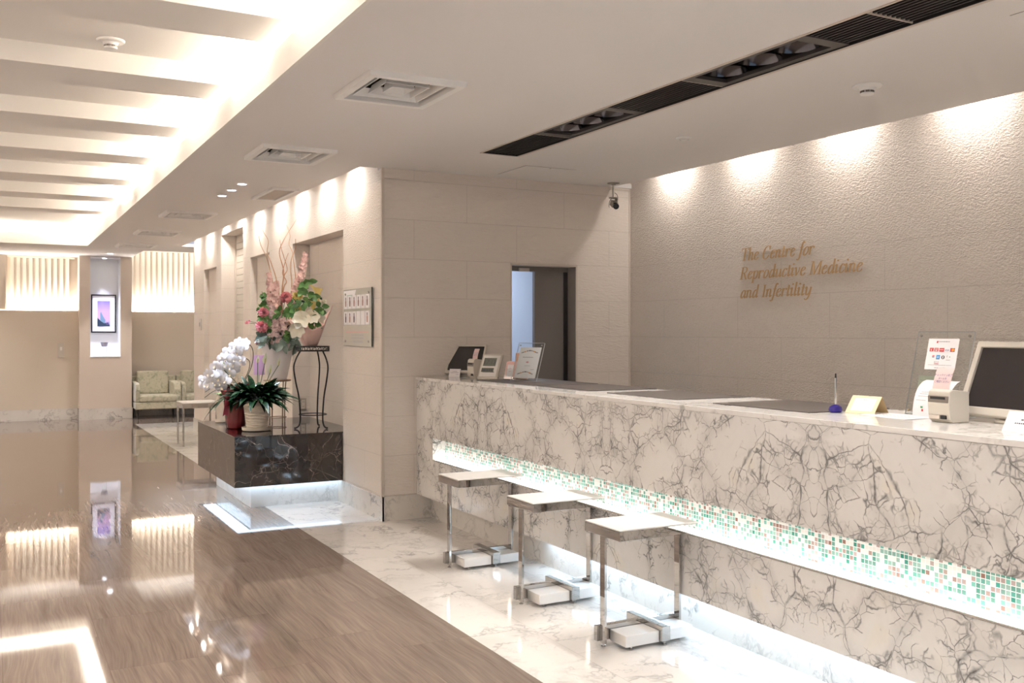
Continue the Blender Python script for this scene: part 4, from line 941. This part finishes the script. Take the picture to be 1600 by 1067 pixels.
# ------------------------------------------------------------------ plants
UPV = Vector((0, 0, 1))
def leaf(mb, o, d, L_, W_, droop=.3, mi=0, segs=6, fold=.25, tip=.8, roll=0.0, pw=1.0, face=None):
    o = Vector(o); d = Vector(d).normalized(); side = d.cross(Vector(face) if face is not None else UPV)
    side = side.normalized() if side.length > 1e-3 else Vector((1, 0, 0))
    up = side.cross(d).normalized(); side = side * math.cos(roll) + up * math.sin(roll); up = side.cross(d).normalized()
    vs = []
    for i in range(segs + 1):
        t = i / segs; p = o + d * L_ * t - UPV * droop * L_ * t * t
        w_ = W_ * math.sin(math.pi * min(1, max(.03, t ** tip * .97 + .02))) ** pw / 2
        vs += [p - side * w_ + up * w_ * fold, p, p + side * w_ + up * w_ * fold]
    fs = []
    for i in range(segs):
        a = 3 * i; fs += [(a, a + 1, a + 4, a + 3), (a + 1, a + 2, a + 5, a + 4)]
    mb.add(vs, fs, mi)
def petal_ball(mb, c, r, n, wd, mi=0, flat=.7, axis=(0, -1, .4)):
    c = Vector(c); ax = Vector(axis).normalized(); u = ax.orthogonal().normalized(); v = ax.cross(u)
    for i in range(n):
        t = (i + .5) / n; el = t * 1.75; a = i * 2.39996
        d = ax * math.cos(el) * flat + (u * math.cos(a) + v * math.sin(a)) * math.sin(el)
        s_ = d.cross(ax); s_ = s_.normalized() if s_.length > 1e-3 else u
        base = c + d * r * .25; tipp = c + d * r * random.uniform(.85, 1.08); q = tipp + ax * r * .10
        w_ = wd * random.uniform(.8, 1.2)
        mb.add([base - s_ * w_ * .3, base + s_ * w_ * .3, tipp + s_ * w_ * .55, q + s_ * w_ * .15, tipp - s_ * w_ * .1, q - s_ * w_ * .5], [(0, 1, 2, 3, 4, 5)], mi)
def floret(mb, c, r, mi=0, n=5):
    c = Vector(c); ax = Vector((random.uniform(-.6, .6), -1, random.uniform(-.4, .6))).normalized(); u = ax.orthogonal().normalized(); v = ax.cross(u)
    for k in range(n):
        a = 2 * math.pi * k / n + random.random(); d = u * math.cos(a) + v * math.sin(a); s_ = ax.cross(d)
        mb.add([c, c + d * r * .6 + s_ * r * .42 + ax * r * .1, c + d * r + ax * r * .25, c + d * r * .6 - s_ * r * .42 + ax * r * .1], [(0, 1, 2, 3)], mi)
def pot_body(t, name, r0, r1, h, z0, m_, ribs=0):
    pr = [(r0 * .96, z0), (r0, z0 + .004)]; n = 60 if ribs else 8
    for i in range(n + 1):
        f = i / n; rr = r0 + (r1 - r0) * f ** .9
        if ribs: rr += .0016 * math.sin(f * ribs * 2 * math.pi)
        pr.append((rr, z0 + .004 + (h - .012) * f))
    pr += [(r1 + .003, z0 + h - .006), (r1 + .003, z0 + h), (r1 - .006, z0 + h), (r1 - .010, z0 + h - .03)]
    return MB().lathe(pr, n=40, cap=True).build(name, m_, t, smooth=True, ang=50)
ZP = .6205
# peace lily
t = thing('potted_peace_lily', 'dark green peace lily in a ribbed ivory pot on the dark marble', 'potted plant', (2.105, 8.735, ZP))
MB().lathe([(.105, 0), (.128, .006), (.133, .034), (.127, .034), (.120, .012), (.02, .010)], n=40).build('saucer', M['pot'], t, smooth=True)
pot_body(t, 'pot', .090, .122, .262, .012, M['pot'], 13)
MB().cyl((0, 0, .24), .11, .008).build('soil', M['soil'], t)
m = MB(); random.seed(11)
for i in range(135):
    a = random.uniform(0, 2 * math.pi); el = random.uniform(.10, 1.15); L_ = random.uniform(.22, .35) * (1.0 - .15 * math.sin(el))
    d = Vector((math.cos(a) * math.cos(el), math.sin(a) * math.cos(el), math.sin(el) * .95 + .12))
    o = Vector((math.cos(a) * .05, math.sin(a) * .05, .25)) + d * random.uniform(.02, .08)
    leaf(m, o, d, L_, random.uniform(.052, .082), random.uniform(.22, .62), 0, 7, .22, .75, random.uniform(-.5, .5))
for i in range(26):
    a = random.uniform(0, 2 * math.pi); d = Vector((math.cos(a), math.sin(a), .12)); leaf(m, (math.cos(a) * .07, math.sin(a) * .07, .26), d, random.uniform(.16, .26), .045, random.uniform(.25, .55), 0, 6, .2, .75, random.uniform(-.4, .4))
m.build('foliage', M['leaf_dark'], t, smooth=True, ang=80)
for bx, by, bz, sz, lab in ((.065, -.02, .60, .075, 0), (.20, .02, .58, .060, 1), (.105, -.05, .515, .06, 2), (-.27, .1, .545, .06, 3), (.0, -.03, .61, .05, 4)):
    m = MB().tube(crom([(bx * .15, by * .2, .26), (bx * .5, by * .6, bz * .72), (bx, by, bz)]), .003, 6); stm = m.build('flower_stem', M['stem'], t, smooth=True)
    m = MB(); leaf(m, (bx, by, bz - .01), (bx * .5 + .05, -.2, 1), sz * 1.25, sz * .62, -.15, 0, 6, .5); m.build('spathe', M['spathe'], stm, smooth=True)
    MB().tube([(bx, by - .004, bz), (bx + .004, by - .006, bz + sz * .6)], .005, 8).build('spadix', M['spadix'], stm, smooth=True)
# lilac card tucked among the leaves
t = thing('message_card', 'lilac card standing among the peace lily leaves', 'message card', (2.137, 8.80, 1.115), D(8))
m = MB(); pr = []
for i in range(9):
    a = -1.1 + 2.2 * i / 8; pr.append((math.sin(a) * .058, -math.cos(a) * .025))
vs = [(x * k, y * k, z) for z, k in ((0, 1.0), (.175, 1.0)) for x, y in pr] + [(x * .97, y * .97 + .002, z) for z in (0, .175) for x, y in pr]
fs = [(i, i + 1, 10 + i, 9 + i) for i in range(8)] + [(18 + i + 1, 18 + i, 27 + i, 28 + i) for i in range(8)] + [(9 + i, 10 + i, 28 + i, 27 + i) for i in range(8)] + [(i + 1, i, 18 + i, 19 + i) for i in range(8)]
m.add(vs, fs); m.build('card', M['lilac'], t, smooth=True); MB().tube([(0, -.01, .02), (-.03, -.05, -.21)], .0025, 6).build('pick', M['stem'], t)
# orchid
t = thing('potted_orchid', 'white cascading orchid in a pot wrapped in dark red foil', 'potted plant', (1.985, 9.04, ZP))
random.seed(4)
def wob(a, i): return 1 + .05 * math.sin(a * 7 + i * .6) * (.3 + i * .12) + .02 * math.sin(a * 13 - i)
MB().lathe([(.078, 0), (.086, .01), (.090, .08), (.096, .16), (.105, .24), (.118, .30), (.138, .345), (.130, .35), (.09, .30)], n=56, wob=wob).build('foil_wrap', M['wrap'], t, smooth=True, ang=60)
MB().cyl((0, 0, .29), .088, .01).build('soil', M['soil'], t)
m = MB()
for (x, y, z) in ((-.05, -.05, .40), (.03, -.06, .39)):
    for s_ in (-1, 1):
        m.add([(x, y - .10, z), (x + s_ * .05, y - .12, z + .03), (x + s_ * .075, y - .10, z), (x + s_ * .05, y - .09, z - .028)], [(0, 1, 2, 3)])
for x, dz in ((-.14, -.26), (-.10, -.20)): m.add([(-.10, -.10, .38), (-.07, -.11, .38), (x + .045, -.11, .38 + dz), (x + .02, -.11, .38 + dz + .015), (x, -.11, .38 + dz)], [(0, 1, 2, 3, 4)])
m.build('ribbon', M['ribbon'], t)
m = MB()
for a, el, L_, W_, dr_ in ((2.9, .25, .30, .085, .9), (3.5, .5, .26, .08, 1.0), (4.3, .3, .24, .08, .9), (1.2, .4, .28, .085, .8), (5.2, .45, .26, .08, .7), (.3, .5, .26, .08, .7), (3.15, .0, .30, .08, .8)):
    leaf(m, (0, 0, .30), (math.cos(a), math.sin(a), el), L_, W_, dr_, 0, 8, .18, .7)
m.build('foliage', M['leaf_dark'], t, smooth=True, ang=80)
# stems arch up to the right, then over to the left (local coordinates)
arcs = [crom([(.02, 0, .30), (.13, -.05, .56), (.13, -.10, .72), (.06, -.13, .782), (-.02, -.15, .735), (-.11, -.17, .665), (-.20, -.18, .57), (-.285, -.19, .46), (-.325, -.19, .41)], 8),
        crom([(.0, .02, .30), (.10, -.03, .50), (.10, -.10, .615), (.02, -.14, .64), (-.06, -.16, .585), (-.125, -.18, .52), (-.18, -.19, .44), (-.215, -.19, .375)], 8)]
for q in arcs: MB().tube(q, .0035, 6).build('flower_stem', M['stem_dark'], t, smooth=True)
def blossom_mesh():
    m = MB()
    for k, (a, L_, W_) in enumerate(((90, .040, .030), (215, .040, .030), (325, .040, .030), (8, .046, .050), (172, .046, .050))):
        a = D(a); d = Vector((math.cos(a), -.10, math.sin(a))); s_ = Vector((-math.sin(a), 0, math.cos(a))); vs = []
        for i in range(6):
            tt = i / 5; w_ = W_ * (math.sin(math.pi * (tt * .86 + .07)) ** .7) / 2 * (.55 + .45 * min(1, tt * 2)); p = d * L_ * tt + Vector((0, .012 * tt * tt - (.002 if k > 2 else 0), 0))
            vs += [p - s_ * w_ + Vector((0, .004, 0)), p, p + s_ * w_ + Vector((0, .004, 0))]
        m.add(vs, [f for i in range(5) for f in ((3 * i, 3 * i + 1, 3 * i + 4, 3 * i + 3), (3 * i + 1, 3 * i + 2, 3 * i + 5, 3 * i + 4))])
    m.add([(-.008, -.008, -.002), (.008, -.008, -.002), (.005, -.020, -.016), (-.005, -.020, -.016), (0, -.012, .006)], [(0, 1, 2, 3), (0, 4, 1)], 1)
    return m
bm0 = None; random.seed(8)
spots_ = [(arcs[0], 26 + i * 1.75, s) for i, s in zip(range(22), [0, .03, -.03] * 8)] + [(arcs[1], 26 + i * 1.95, s) for i, s in zip(range(15), [0, -.032, .03] * 6)]
for q, idx, off in spots_:
    i0 = min(int(idx), len(q) - 2); p = q[i0].lerp(q[i0 + 1], idx - int(idx)) if idx < len(q) - 1 else q[-1]
    p = p + Vector((-off * .75, random.uniform(-.045, -.01), off * .8 + random.uniform(-.008, .008)))
    if bm0 is None: bm0 = blossom_mesh().build('blossom', [M['petal_white'], M['petal_centre']], t, smooth=True, ang=70); bo = bm0
    else: bo = bm0.copy(); C.objects.link(bo)
    bo.location = p; bo.rotation_euler = (random.uniform(-.35, .25), random.uniform(-.5, .5), random.uniform(-.75, .15)); sc_ = random.uniform(1.08, 1.28); bo.scale = (sc_, sc_, sc_)
m = MB(); m.tube(crom([(-.05, -.1, .32), (-.20, -.15, .36), (-.31, -.18, .30)]), .003, 6); m.tube(crom([(-.05, -.1, .33), (-.2, -.12, .39), (-.30, -.14, .345)]), .0028, 6); m.build('aerial_root', M['stem_dark'], t)
# ivory pot behind
t = thing('flower_pot', 'small plain ivory pot on a saucer behind the red wrapped orchid', 'flower pot', (2.0, 9.70, ZP))
MB().lathe([(.055, 0), (.066, .004), (.07, .028), (.064, .028), (.06, .01)], n=32).build('saucer', M['pot'], t, smooth=True); pot_body(t, 'pot', .048, .064, .25, .01, M['pot']); MB().cyl((0, 0, .235), .055, .006).build('soil', M['soil'], t)
m = MB(); random.seed(2)
for i in range(9):
    a = i * .7; leaf(m, (0, 0, .24), (math.cos(a), math.sin(a), 1.0), .16, .035, .5)
m.build('foliage', M['leaf_mid'], t, smooth=True, ang=80)
# vase stand, vase with the big arrangement
VX, VY = 2.470, 9.43
t = thing('plant_stand', 'low stand with a brown top and thin metal legs under the white vase', 'plant stand', (VX, VY, ZP))
MB().lathe([(.118, .400), (.130, .404), (.132, .412), (.125, .416)], n=36).build('top', M['woodplate'], t, smooth=True)
for k in range(4):
    a = D(20 + 90 * k); MB().tube(crom([(.10 * math.cos(a), .10 * math.sin(a), .402), (.088 * math.cos(a), .088 * math.sin(a), .25), (.086 * math.cos(a), .086 * math.sin(a), .0)]), .0055, 8).build('leg', M['bronzeleg'], t, smooth=True)
MB().tube([(.086 * math.cos(a * .2618), .086 * math.sin(a * .2618), .05) for a in range(25)], .004, 6).build('stretcher', M['bronzeleg'], t, smooth=True)
ZV = ZP + .417
t = thing('flower_arrangement', 'tall white vase with pink flowers and curly willow branches', 'flower arrangement', (VX, VY, ZV)); ZR = .375
MB().lathe([(.085, 0), (.092, .005), (.112, .10), (.132, .20), (.148, .29), (.158, .37), (.158, ZR), (.150, ZR), (.145, .34)], n=48).build('vase', M['vase'], t, smooth=True)
MB().cyl((0, 0, ZR - .03), .142, .006).build('floral_foam', M['soil'], t)
def P(dx, dz, dy=0): return Vector((dx, dy, ZR + dz))
willow = [[(.03, -.02), (.05, .25), (.045, .50), (.06, .68), (.02, .86), (.055, .97), (.12, 1.08), (.155, 1.14), (.19, 1.20)], [(.02, -.02), (.045, .35), (.07, .62), (.10, .70), (.07, .82), (.045, .90), (.03, .99)],
          [(.0, 0), (.02, .40), (-.02, .60), (-.07, .76), (-.10, .86), (-.09, .97), (-.14, 1.06), (-.165, 1.13)], [(0, 0), (.0, .35), (-.045, .58), (-.10, .80), (-.16, .93), (-.185, 1.02)],
          [(.05, 0), (.12, .35), (.145, .55), (.13, .74), (.15, .86), (.12, .95), (.135, 1.04), (.10, 1.14)], [(.06, 0), (.15, .45), (.18, .60), (.165, .75), (.155, .84), (.18, .92), (.17, 1.0)],
          [(.03, 0), (.06, .48), (.09, .58), (.05, .66), (.075, .78), (.11, .86)]]
for i, q in enumerate(willow):
    random.seed(i); pts = crom([P(x, z, .02 * math.sin(i * 2.1) + random.uniform(-.02, .02)) for x, z in q], 6)
    MB().tube(pts, [.0058 * (1 - .82 * k / len(pts)) + .0008 for k in range(len(pts))], 7).build('willow_branch', M['branch'], t, smooth=True)
def spike(q, n, r0, r1, m_, spread):
    m = MB(); pts = crom([P(*a) for a in q], 10); m.tube(pts, .003, 5, 1)
    for i in range(n):
        f = i / n; p = pts[int(f * (len(pts) - 1))]; a = random.uniform(0, 6.28); sp = spread * (1 - .75 * f) * random.uniform(.3, 1); floret(m, p + Vector((math.cos(a) * sp, math.sin(a) * sp, random.uniform(-.01, .01))), r0 + (r1 - r0) * f)
    m.build('flower_spike', [m_, M['stem']], t)
random.seed(21)
spike([(.08, .05, 0), (.16, .40, -.02), (.23, .66, -.02), (.285, .88, 0)], 190, .034, .020, M['pink_pale'], .062)
spike([(-.04, .05, -.02), (-.06, .35, -.03), (-.08, .52, -.03), (-.09, .66, -.02)], 130, .030, .018, M['pink_pale'], .055)
spike([(0, .05, -.06), (-.02, .30, -.05), (-.02, .50, -.03), (-.01, .58, 0)], 110, .030, .018, M['pink_pale'], .06)
spike([(-.06, .0, -.06), (-.075, .20, -.07), (-.07, .34, -.07)], 90, .030, .02, M['mauve'], .065)
for q in ((0, .10, -.12), (-.06, .03, -.13), (.03, .19, -.10), (-.03, .15, -.12), (.055, .08, -.10)):
    m = MB()
    for i in range(34):
        v = Vector((random.gauss(0, 1), random.gauss(0, 1), random.gauss(0, 1))).normalized() * .052; floret(m, P(*q) + v, .026)
    m.build('stock_cluster', M['mauve'], t)
for q, r_ in (((.063, .42, -.06), .062), ((-.157, .275, -.08), .052), ((-.18, .137, -.10), .062), ((-.125, .30, -.04), .035)):
    m = MB(); petal_ball(m, P(*q), r_, 70, .022); m.build('carnation', M['pink_deep'], t)
    MB().tube(crom([P(q[0] * .1, 0, 0), P(q[0] * .7, q[1] * .6, q[2] * .5 + .01), P(q[0], q[1] - .02, q[2] + .015)]), .003, 5).build('flower_stem', M['stem'], t)
for q, r_ in (((-.296, .175, -.02), .022), ((-.21, -.01, -.08), .028), ((-.27, .19, .0), .012)):
    m = MB(); petal_ball(m, P(*q), r_, 24, .014, axis=(-.4, -.5, .5)); m.build('rose_bud', M['pink_deep'], t); MB().tube(crom([P(-.02, .0, 0), P(q[0] * .6, q[1] * .5 + .06, q[2] * .5), P(*q)]), .0025, 5).build('flower_stem', M['stem'], t)
m = MB(); petal_ball(m, P(.107, .19, -.14), .048, 30, .036, flat=1.0); m.build('rose', M['rose'], t)
m = MB()
for q in ((-.09, .23, -.06), (-.12, .16, -.08), (-.10, .33, -.03)): petal_ball(m, P(*q), .024, 16, .016)
m.build('small_cream_flower', M['lily'], t)
def sprig(pts, n, L_, W_, m_, name):
    m = MB(); q = crom([P(*a) for a in pts], 10); m.tube(q, .0022, 5, 1)
    for i in range(n):
        p = q[int((.15 + .85 * i / n) * (len(q) - 1))]; a = random.uniform(0, 6.28); leaf(m, p, (math.cos(a), math.sin(a), random.uniform(-.2, .7)) if name != 'eucalyptus_sprig' else (math.cos(a), random.uniform(-.3, .1), math.sin(a) - .25), L_ * random.uniform(.8, 1.2), W_, .3, 0, 5, .15, .9, 0, .75, (random.uniform(-.5, .5), -1, random.uniform(-.1, .7)))
    m.build(name, [m_, M['stem']], t, smooth=True, ang=80)
random.seed(31)
for pts in ([(-.05, .05, -.03), (-.11, .30, -.03), (-.15, .48, 0)], [(-.05, .05, -.05), (-.15, .22, -.05), (-.19, .36, -.02)], [(-.03, .1, 0), (-.08, .3, .03), (-.12, .44, .05)]): sprig(pts, 22, .046, .032, M['leaf_mid'], 'green_sprig')
for pts in ([(.05, .05, 0), (.22, .35, 0), (.30, .55, .05), (.40, .61, .05)], [(.05, .05, .03), (.24, .30, .05), (.36, .42, .05), (.47, .42, .05)], [(.02, .05, .06), (.16, .35, .08), (.22, .50, .08)], [(.05, .05, .0), (.18, .25, .02), (.25, .40, .04)]): sprig(pts, 17, .042, .028, M['leaf_dark'], 'dark_sprig')
for k in range(11):
    a = math.pi + k / 10 * math.pi * 1.05; x, y = .11 * math.cos(a), .11 * math.sin(a)
    sprig([(x * .5, .0, y * .5), (x * 1.2, .05, y * 1.2), (x * 1.75, -.015 - .035 * (k % 2), y * 1.5)], 13, .085, .062, M['leaf_euc'], 'eucalyptus_sprig')
m = MB()
for i in range(60):
    a = random.uniform(0, 6.28); el = random.uniform(.1, 1.3); leaf(m, P(.03 * math.cos(a), .0, .03 * math.sin(a)), (math.cos(a) * math.cos(el), math.sin(a) * math.cos(el), math.sin(el)), random.uniform(.14, .32), .05, .25, 0, 5, .2)
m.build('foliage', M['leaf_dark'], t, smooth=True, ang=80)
m = MB()
for q in ((-.10, .07, -.10), (-.13, .20, -.08), (.07, .27, -.10), (.11, .33, -.08), (.05, .06, -.15), (-.02, .26, -.13), (.12, .10, -.12), (-.15, .34, -.04), (.16, .42, -.04)):
    for i in range(9):
        a = random.uniform(0, 6.28); leaf(m, P(*q) + Vector((random.uniform(-.03, .03), 0, random.uniform(-.03, .03))), (math.cos(a), random.uniform(-1, 0), math.sin(a) + .2), random.uniform(.05, .085), .042, .25, 0, 5, .15, .9, 0, .8, (random.uniform(-.5, .5), -1, random.uniform(-.2, .6)))
m.build('green_leaves', M['leaf_mid'], t, smooth=True, ang=80)
# iron stand with the wrapped bouquet
BX, BY = 2.612, 8.72
t = thing('iron_plant_stand', 'tall black wrought iron stand with curved legs beside the wall', 'plant stand', (BX, BY, ZP)); HT = .752
MB().lathe([(.140, HT - .012), (.150, HT - .010), (.150, HT), (.02, HT + .001)], n=40).build('top', M['iron'], t, smooth=True)
m = MB(); m.tube([(.146 * math.cos(a * .1745), .146 * math.sin(a * .1745), HT - .045) for a in range(37)], .005, 6)
for k in range(18):
    a = k * .349; c_ = Vector((.146 * math.cos(a), .146 * math.sin(a), HT - .027)); tn = Vector((-math.sin(a), math.cos(a), 0))
    m.tube([c_ + tn * .016 * math.cos(b_ * .628) + UPV * .015 * math.sin(b_ * .628) for b_ in range(11)], .0025, 5)
m.build('scroll_band', M['iron'], t, smooth=True)
for ax, ay in ((-.165, -.02), (.105, .145), (.085, -.150)):
    v = Vector((ax, ay, 0)).normalized(); q = [(.125, HT - .05), (.165, HT - .12), (.185, HT - .20), (.165, HT - .33), (.135, .28), (.122, .10), (.135, .03), (.165, .0085), (.180, .0095)]
    MB().tube(crom([(v.x * r_, v.y * r_, z) for r_, z in q], 6), .0075, 8).build('leg', M['iron'], t, smooth=True)
MB().tube([(.124 * math.cos(a * .1745), .124 * math.sin(a * .1745), .125) for a in range(37)], .005, 6).build('stretcher_ring', M['iron'], t, smooth=True)
t = thing('bouquet', 'cream and yellow bouquet wrapped in pink tissue on the iron stand', 'bouquet', (BX - .02, BY, ZP + HT + .0015)); t.scale = (1.17, 1.17, 1.12)
n = 56; vs = []; rows = 10
for i in range(rows + 1):
    f = i / rows
    for j in range(n):
        a = 2 * math.pi * j / n; r_ = .050 + .085 * f ** .8; fl = 1 + .07 * math.sin(a * 6 + f * 2) * f + .03 * math.sin(a * 11 + 1)
        tr = lambda a0, w_: max(0, 1 - abs((a - a0 + math.pi) % (2 * math.pi) - math.pi) / w_); hgt = .195 + .15 * tr(-.12, .75) + .02 * tr(3.3, .7) + .05 * tr(1.6, .8) - .065 * tr(-1.7, 1.1)
        tilt = .035 * f * f * tr(-.12, .75) - .045 * f * f * tr(3.3, .7)
        vs.append((r_ * fl * math.cos(a) + tilt, r_ * fl * math.sin(a) * .85, hgt * f))
m = MB(); m.add(vs, [(i * n + j, i * n + (j + 1) % n, (i + 1) * n + (j + 1) % n, (i + 1) * n + j) for i in range(rows) for j in range(n)] + [tuple(range(n - 1, -1, -1))])
wr = m.build('tissue_wrap', M['pinkwrap'], t, smooth=True, ang=50); sd = wr.modifiers.new('Solidify', 'SOLIDIFY'); sd.thickness = .0012
random.seed(6)
def BQ(x, z, y=-.08): return Vector((x, y, z))
def lilyflower(c, ax, r_, m_, name):
    m = MB(); ax = Vector(ax).normalized(); u = ax.orthogonal().normalized(); v = ax.cross(u)
    for k in range(6):
        a = k * 1.0472 + .3; d = (ax * .75 + (u * math.cos(a) + v * math.sin(a)) * .8); leaf(m, c, d, r_ * (.88 if k % 2 else .95), r_ * .78, .3, 0, 8, .3, 1.1, 0, .6, ax)
    m.build(name, m_, t, smooth=True, ang=80)
lilyflower(BQ(-.085, .225), (-.5, -1, .25), .115, M['lily'], 'lily'); lilyflower(BQ(-.115, .165), (-.7, -1, -.35), .10, M['lily'], 'lily'); lilyflower(BQ(-.03, .245, -.06), (.2, -1, .3), .095, M['lily'], 'lily'); lilyflower(BQ(.03, .235, -.03), (.6, -.9, .4), .085, M['lily'], 'lily')
for x, z, y, r_ in ((-.12, .275, -.05, .045), (-.125, .405, -.02, .032), (-.09, .40, 0, .026)):
    m = MB(); petal_ball(m, BQ(x, z, y), r_, 30, r_ * .7, flat=1.0); m.build('yellow_rose', M['yellow'], t)
for x, z, h_ in ((.045, .43, .12), (.005, .33, .10)):
    m = MB(); pts = []; k = 14
    for i in range(7):
        f = i / 6; r_ = .008 + .030 * f ** 2.2
        for j in range(k): a = 2 * math.pi * j / k; pts.append((x + r_ * math.cos(a) - .012 * f * (1 + math.cos(a)) * 0 - (.03 * f ** 3 if math.cos(a) < 0 else 0), -.05 + r_ * math.sin(a) * .9, z - .02 + h_ * (f - .5) + (.03 * f ** 3 * max(0, -math.cos(a)))))
    m.add(pts, [(i * k + j, i * k + (j + 1) % k, (i + 1) * k + (j + 1) % k, (i + 1) * k + j) for i in range(6) for j in range(k)]); m.build('calla', M['yellow'], t, smooth=True, ang=80); MB().tube(crom([(x * .4, -.02, .1), (x, -.05, z - .15), (x, -.05, z - .06)]), .004, 6).build('flower_stem', M['leaf_mid'], t)
for x, z in ((.085, .345), (.06, .33)):
    m = MB(); petal_ball(m, BQ(x, z, -.04), .030, 18, .024, flat=1.3, axis=(.3, -.3, 1)); m.build('rose_bud', M['lily'], t)
m = MB()
for x, z, n_ in ((-.05, .50, 7), (-.09, .45, 6), (-.02, .40, 6), (-.08, .35, 5), (.05, .30, 6), (.02, .20, 5), (-.16, .30, 5), (-.02, .16, 3), (.09, .27, 4)):
    for i in range(n_):
        a = random.uniform(0, 6.28); leaf(m, BQ(x + random.uniform(-.02, .02), z + random.uniform(-.02, .02), -.06), (math.cos(a), random.uniform(-1, -.2), math.sin(a) + .2), random.uniform(.045, .08), .045, .2, 0, 5, .15, .9, 0, .8, (random.uniform(-.5, .5), -1, random.uniform(-.2, .6)))
m.build('foliage', M['leaf_mid'], t, smooth=True, ang=80)

# ------------------------------------------------------------------ far end: sofas, table, picture, bowl
def sofa(loc, label):
    t = thing('sofa', label, 'sofa', loc, 0, 'floral waiting room sofas')
    W_ = .75; DP = .66
    MB().box(0, W_, 0, DP, .165, .285).build('base', M['fabric'], t, bevel=.015)
    MB().box(.07, W_ - .02, -.015, DP - .16, .287, .41).build('seat_cushion', M['fabric'], t, bevel=.035, seg=4)
    m = MB(); m.M = Matrix.Translation((0, DP - .17, .40)) @ Matrix.Rotation(D(-9), 4, 'X'); m.box(.075, W_ - .13, 0, .13, 0, .42); m.build('back_cushion', M['fabric'], t, bevel=.035, seg=4)
    m = MB(); m.box(0, W_, DP - .05, DP + .03, .165, .72); m.build('backrest', M['fabric'], t, bevel=.02)
    for x in (0, W_ - .125):
        pr = [(.02, .285), (.0, .50), (.03, .60), (.12, .625), (DP - .03, .635), (DP - .03, .285)]; m = MB(); x1 = x + (.07 if x == 0 else .125)
        k = len(pr); m.add([(xx, y, z) for xx in (x, x1) for y, z in pr], [tuple(range(k)), tuple(2 * k - 1 - i for i in range(k))] + [(i, i + k, (i + 1) % k + k, (i + 1) % k) for i in range(k)]); m.build('armrest', M['fabric'], t, bevel=.018, seg=3)
    for x in (.035, W_ - .035):
        for y in (.03, DP - .03): MB().lathe([(.014, 0), (.022, .165)], (x, y, 0), 12).build('leg', M['legwood'], t, smooth=True)
    return t
sf = sofa((2.205, 17.72, 0), 'green floral sofa next to the picture pillar, nearer the left')
dup(sf, (2.965, 17.72, 0), label='green floral sofa half hidden behind the end of the inner wall')
t = thing('side_table', 'chrome framed side table with a pale top in front of the sofas', 'side table', (2.215, 13.20, 0))
MB().box(0, .46, 0, .46, .562, .575).build('top', M['white_lacquer'], t, bevel=.002)
m = MB(); m.box(0, .46, 0, .012, .50, .561); m.box(0, .46, .448, .46, .50, .561); m.box(0, .012, .012, .448, .50, .561); m.box(.448, .46, .012, .448, .50, .561); m.build('frame', M['chrome'], t)
for x in (.004, .426):
    for y in (.004, .426): MB().box(x, x + .022, y, y + .022, .012, .50).build('leg', M['chrome'], t); MB().cyl((x + .015, y + .015, 0), .014, .012, 12).build('foot', M['chrome'], t)
t = thing('framed_picture', 'black framed violet picture hung in the white niche', 'picture', (1.758, 18.396, 1.487))
w_, h_ = .204, .668
m = MB(); m.box(-w_, -w_ + .022, -.028, 0, 0, h_); m.box(w_ - .022, w_, -.028, 0, 0, h_); m.box(-w_ + .022, w_ - .022, -.028, 0, 0, .022); m.box(-w_ + .022, w_ - .022, -.028, 0, h_ - .022, h_); m.build('frame', M['blackgloss'], t, bevel=.002)
MB().rect(-w_ + .02, w_ - .02, .02, h_ - .02, -.016).build('mount', M['paper'], t)
m = MB(); m.rect(-.100, .104, .112, .556, -.017); pr = m.build('print', M['art'], t)
m = MB(); m.add([(-.100, -.0178, .112), (.10, -.0178, .112), (.09, -.0178, .15), (.03, -.0178, .17), (-.02, -.0178, .21), (-.06, -.0178, .22), (-.100, -.0178, .26)], [(0, 1, 2, 3, 4, 5, 6)], 0)
m.add([(-.055, -.0182, .21), (.015, -.0182, .16), (.03, -.0182, .22), (-.01, -.0182, .29), (-.045, -.0182, .37), (-.055, -.0182, .33)], [(0, 1, 2, 3, 4, 5)], 1)
m.add([(.04, -.0184, .135), (.085, -.0184, .135), (.08, -.0184, .18), (.045, -.0184, .18)], [(0, 1, 2, 3)], 2); m.build('print_shapes', [mat('print dark', (.03, .05, .09), .5), mat('print blue', (.16, .26, .38), .5), mat('print violet', (.10, .07, .2), .5)], pr)
t = thing('glass_bowl', 'small clear glass bowl on an acrylic pedestal in the niche', 'glass bowl', (1.755, 18.22, 1.0815))
MB().box(-.035, .035, -.035, .035, 0, .165).build('pedestal', M['acrylic'], t)
MB().lathe([(.03, .166), (.045, .172), (.062, .24), (.057, .24), (.040, .18), (.01, .176)], n=10).build('bowl', mat('smoky glass', (.22, .21, .26), .08, spec=.8), t)
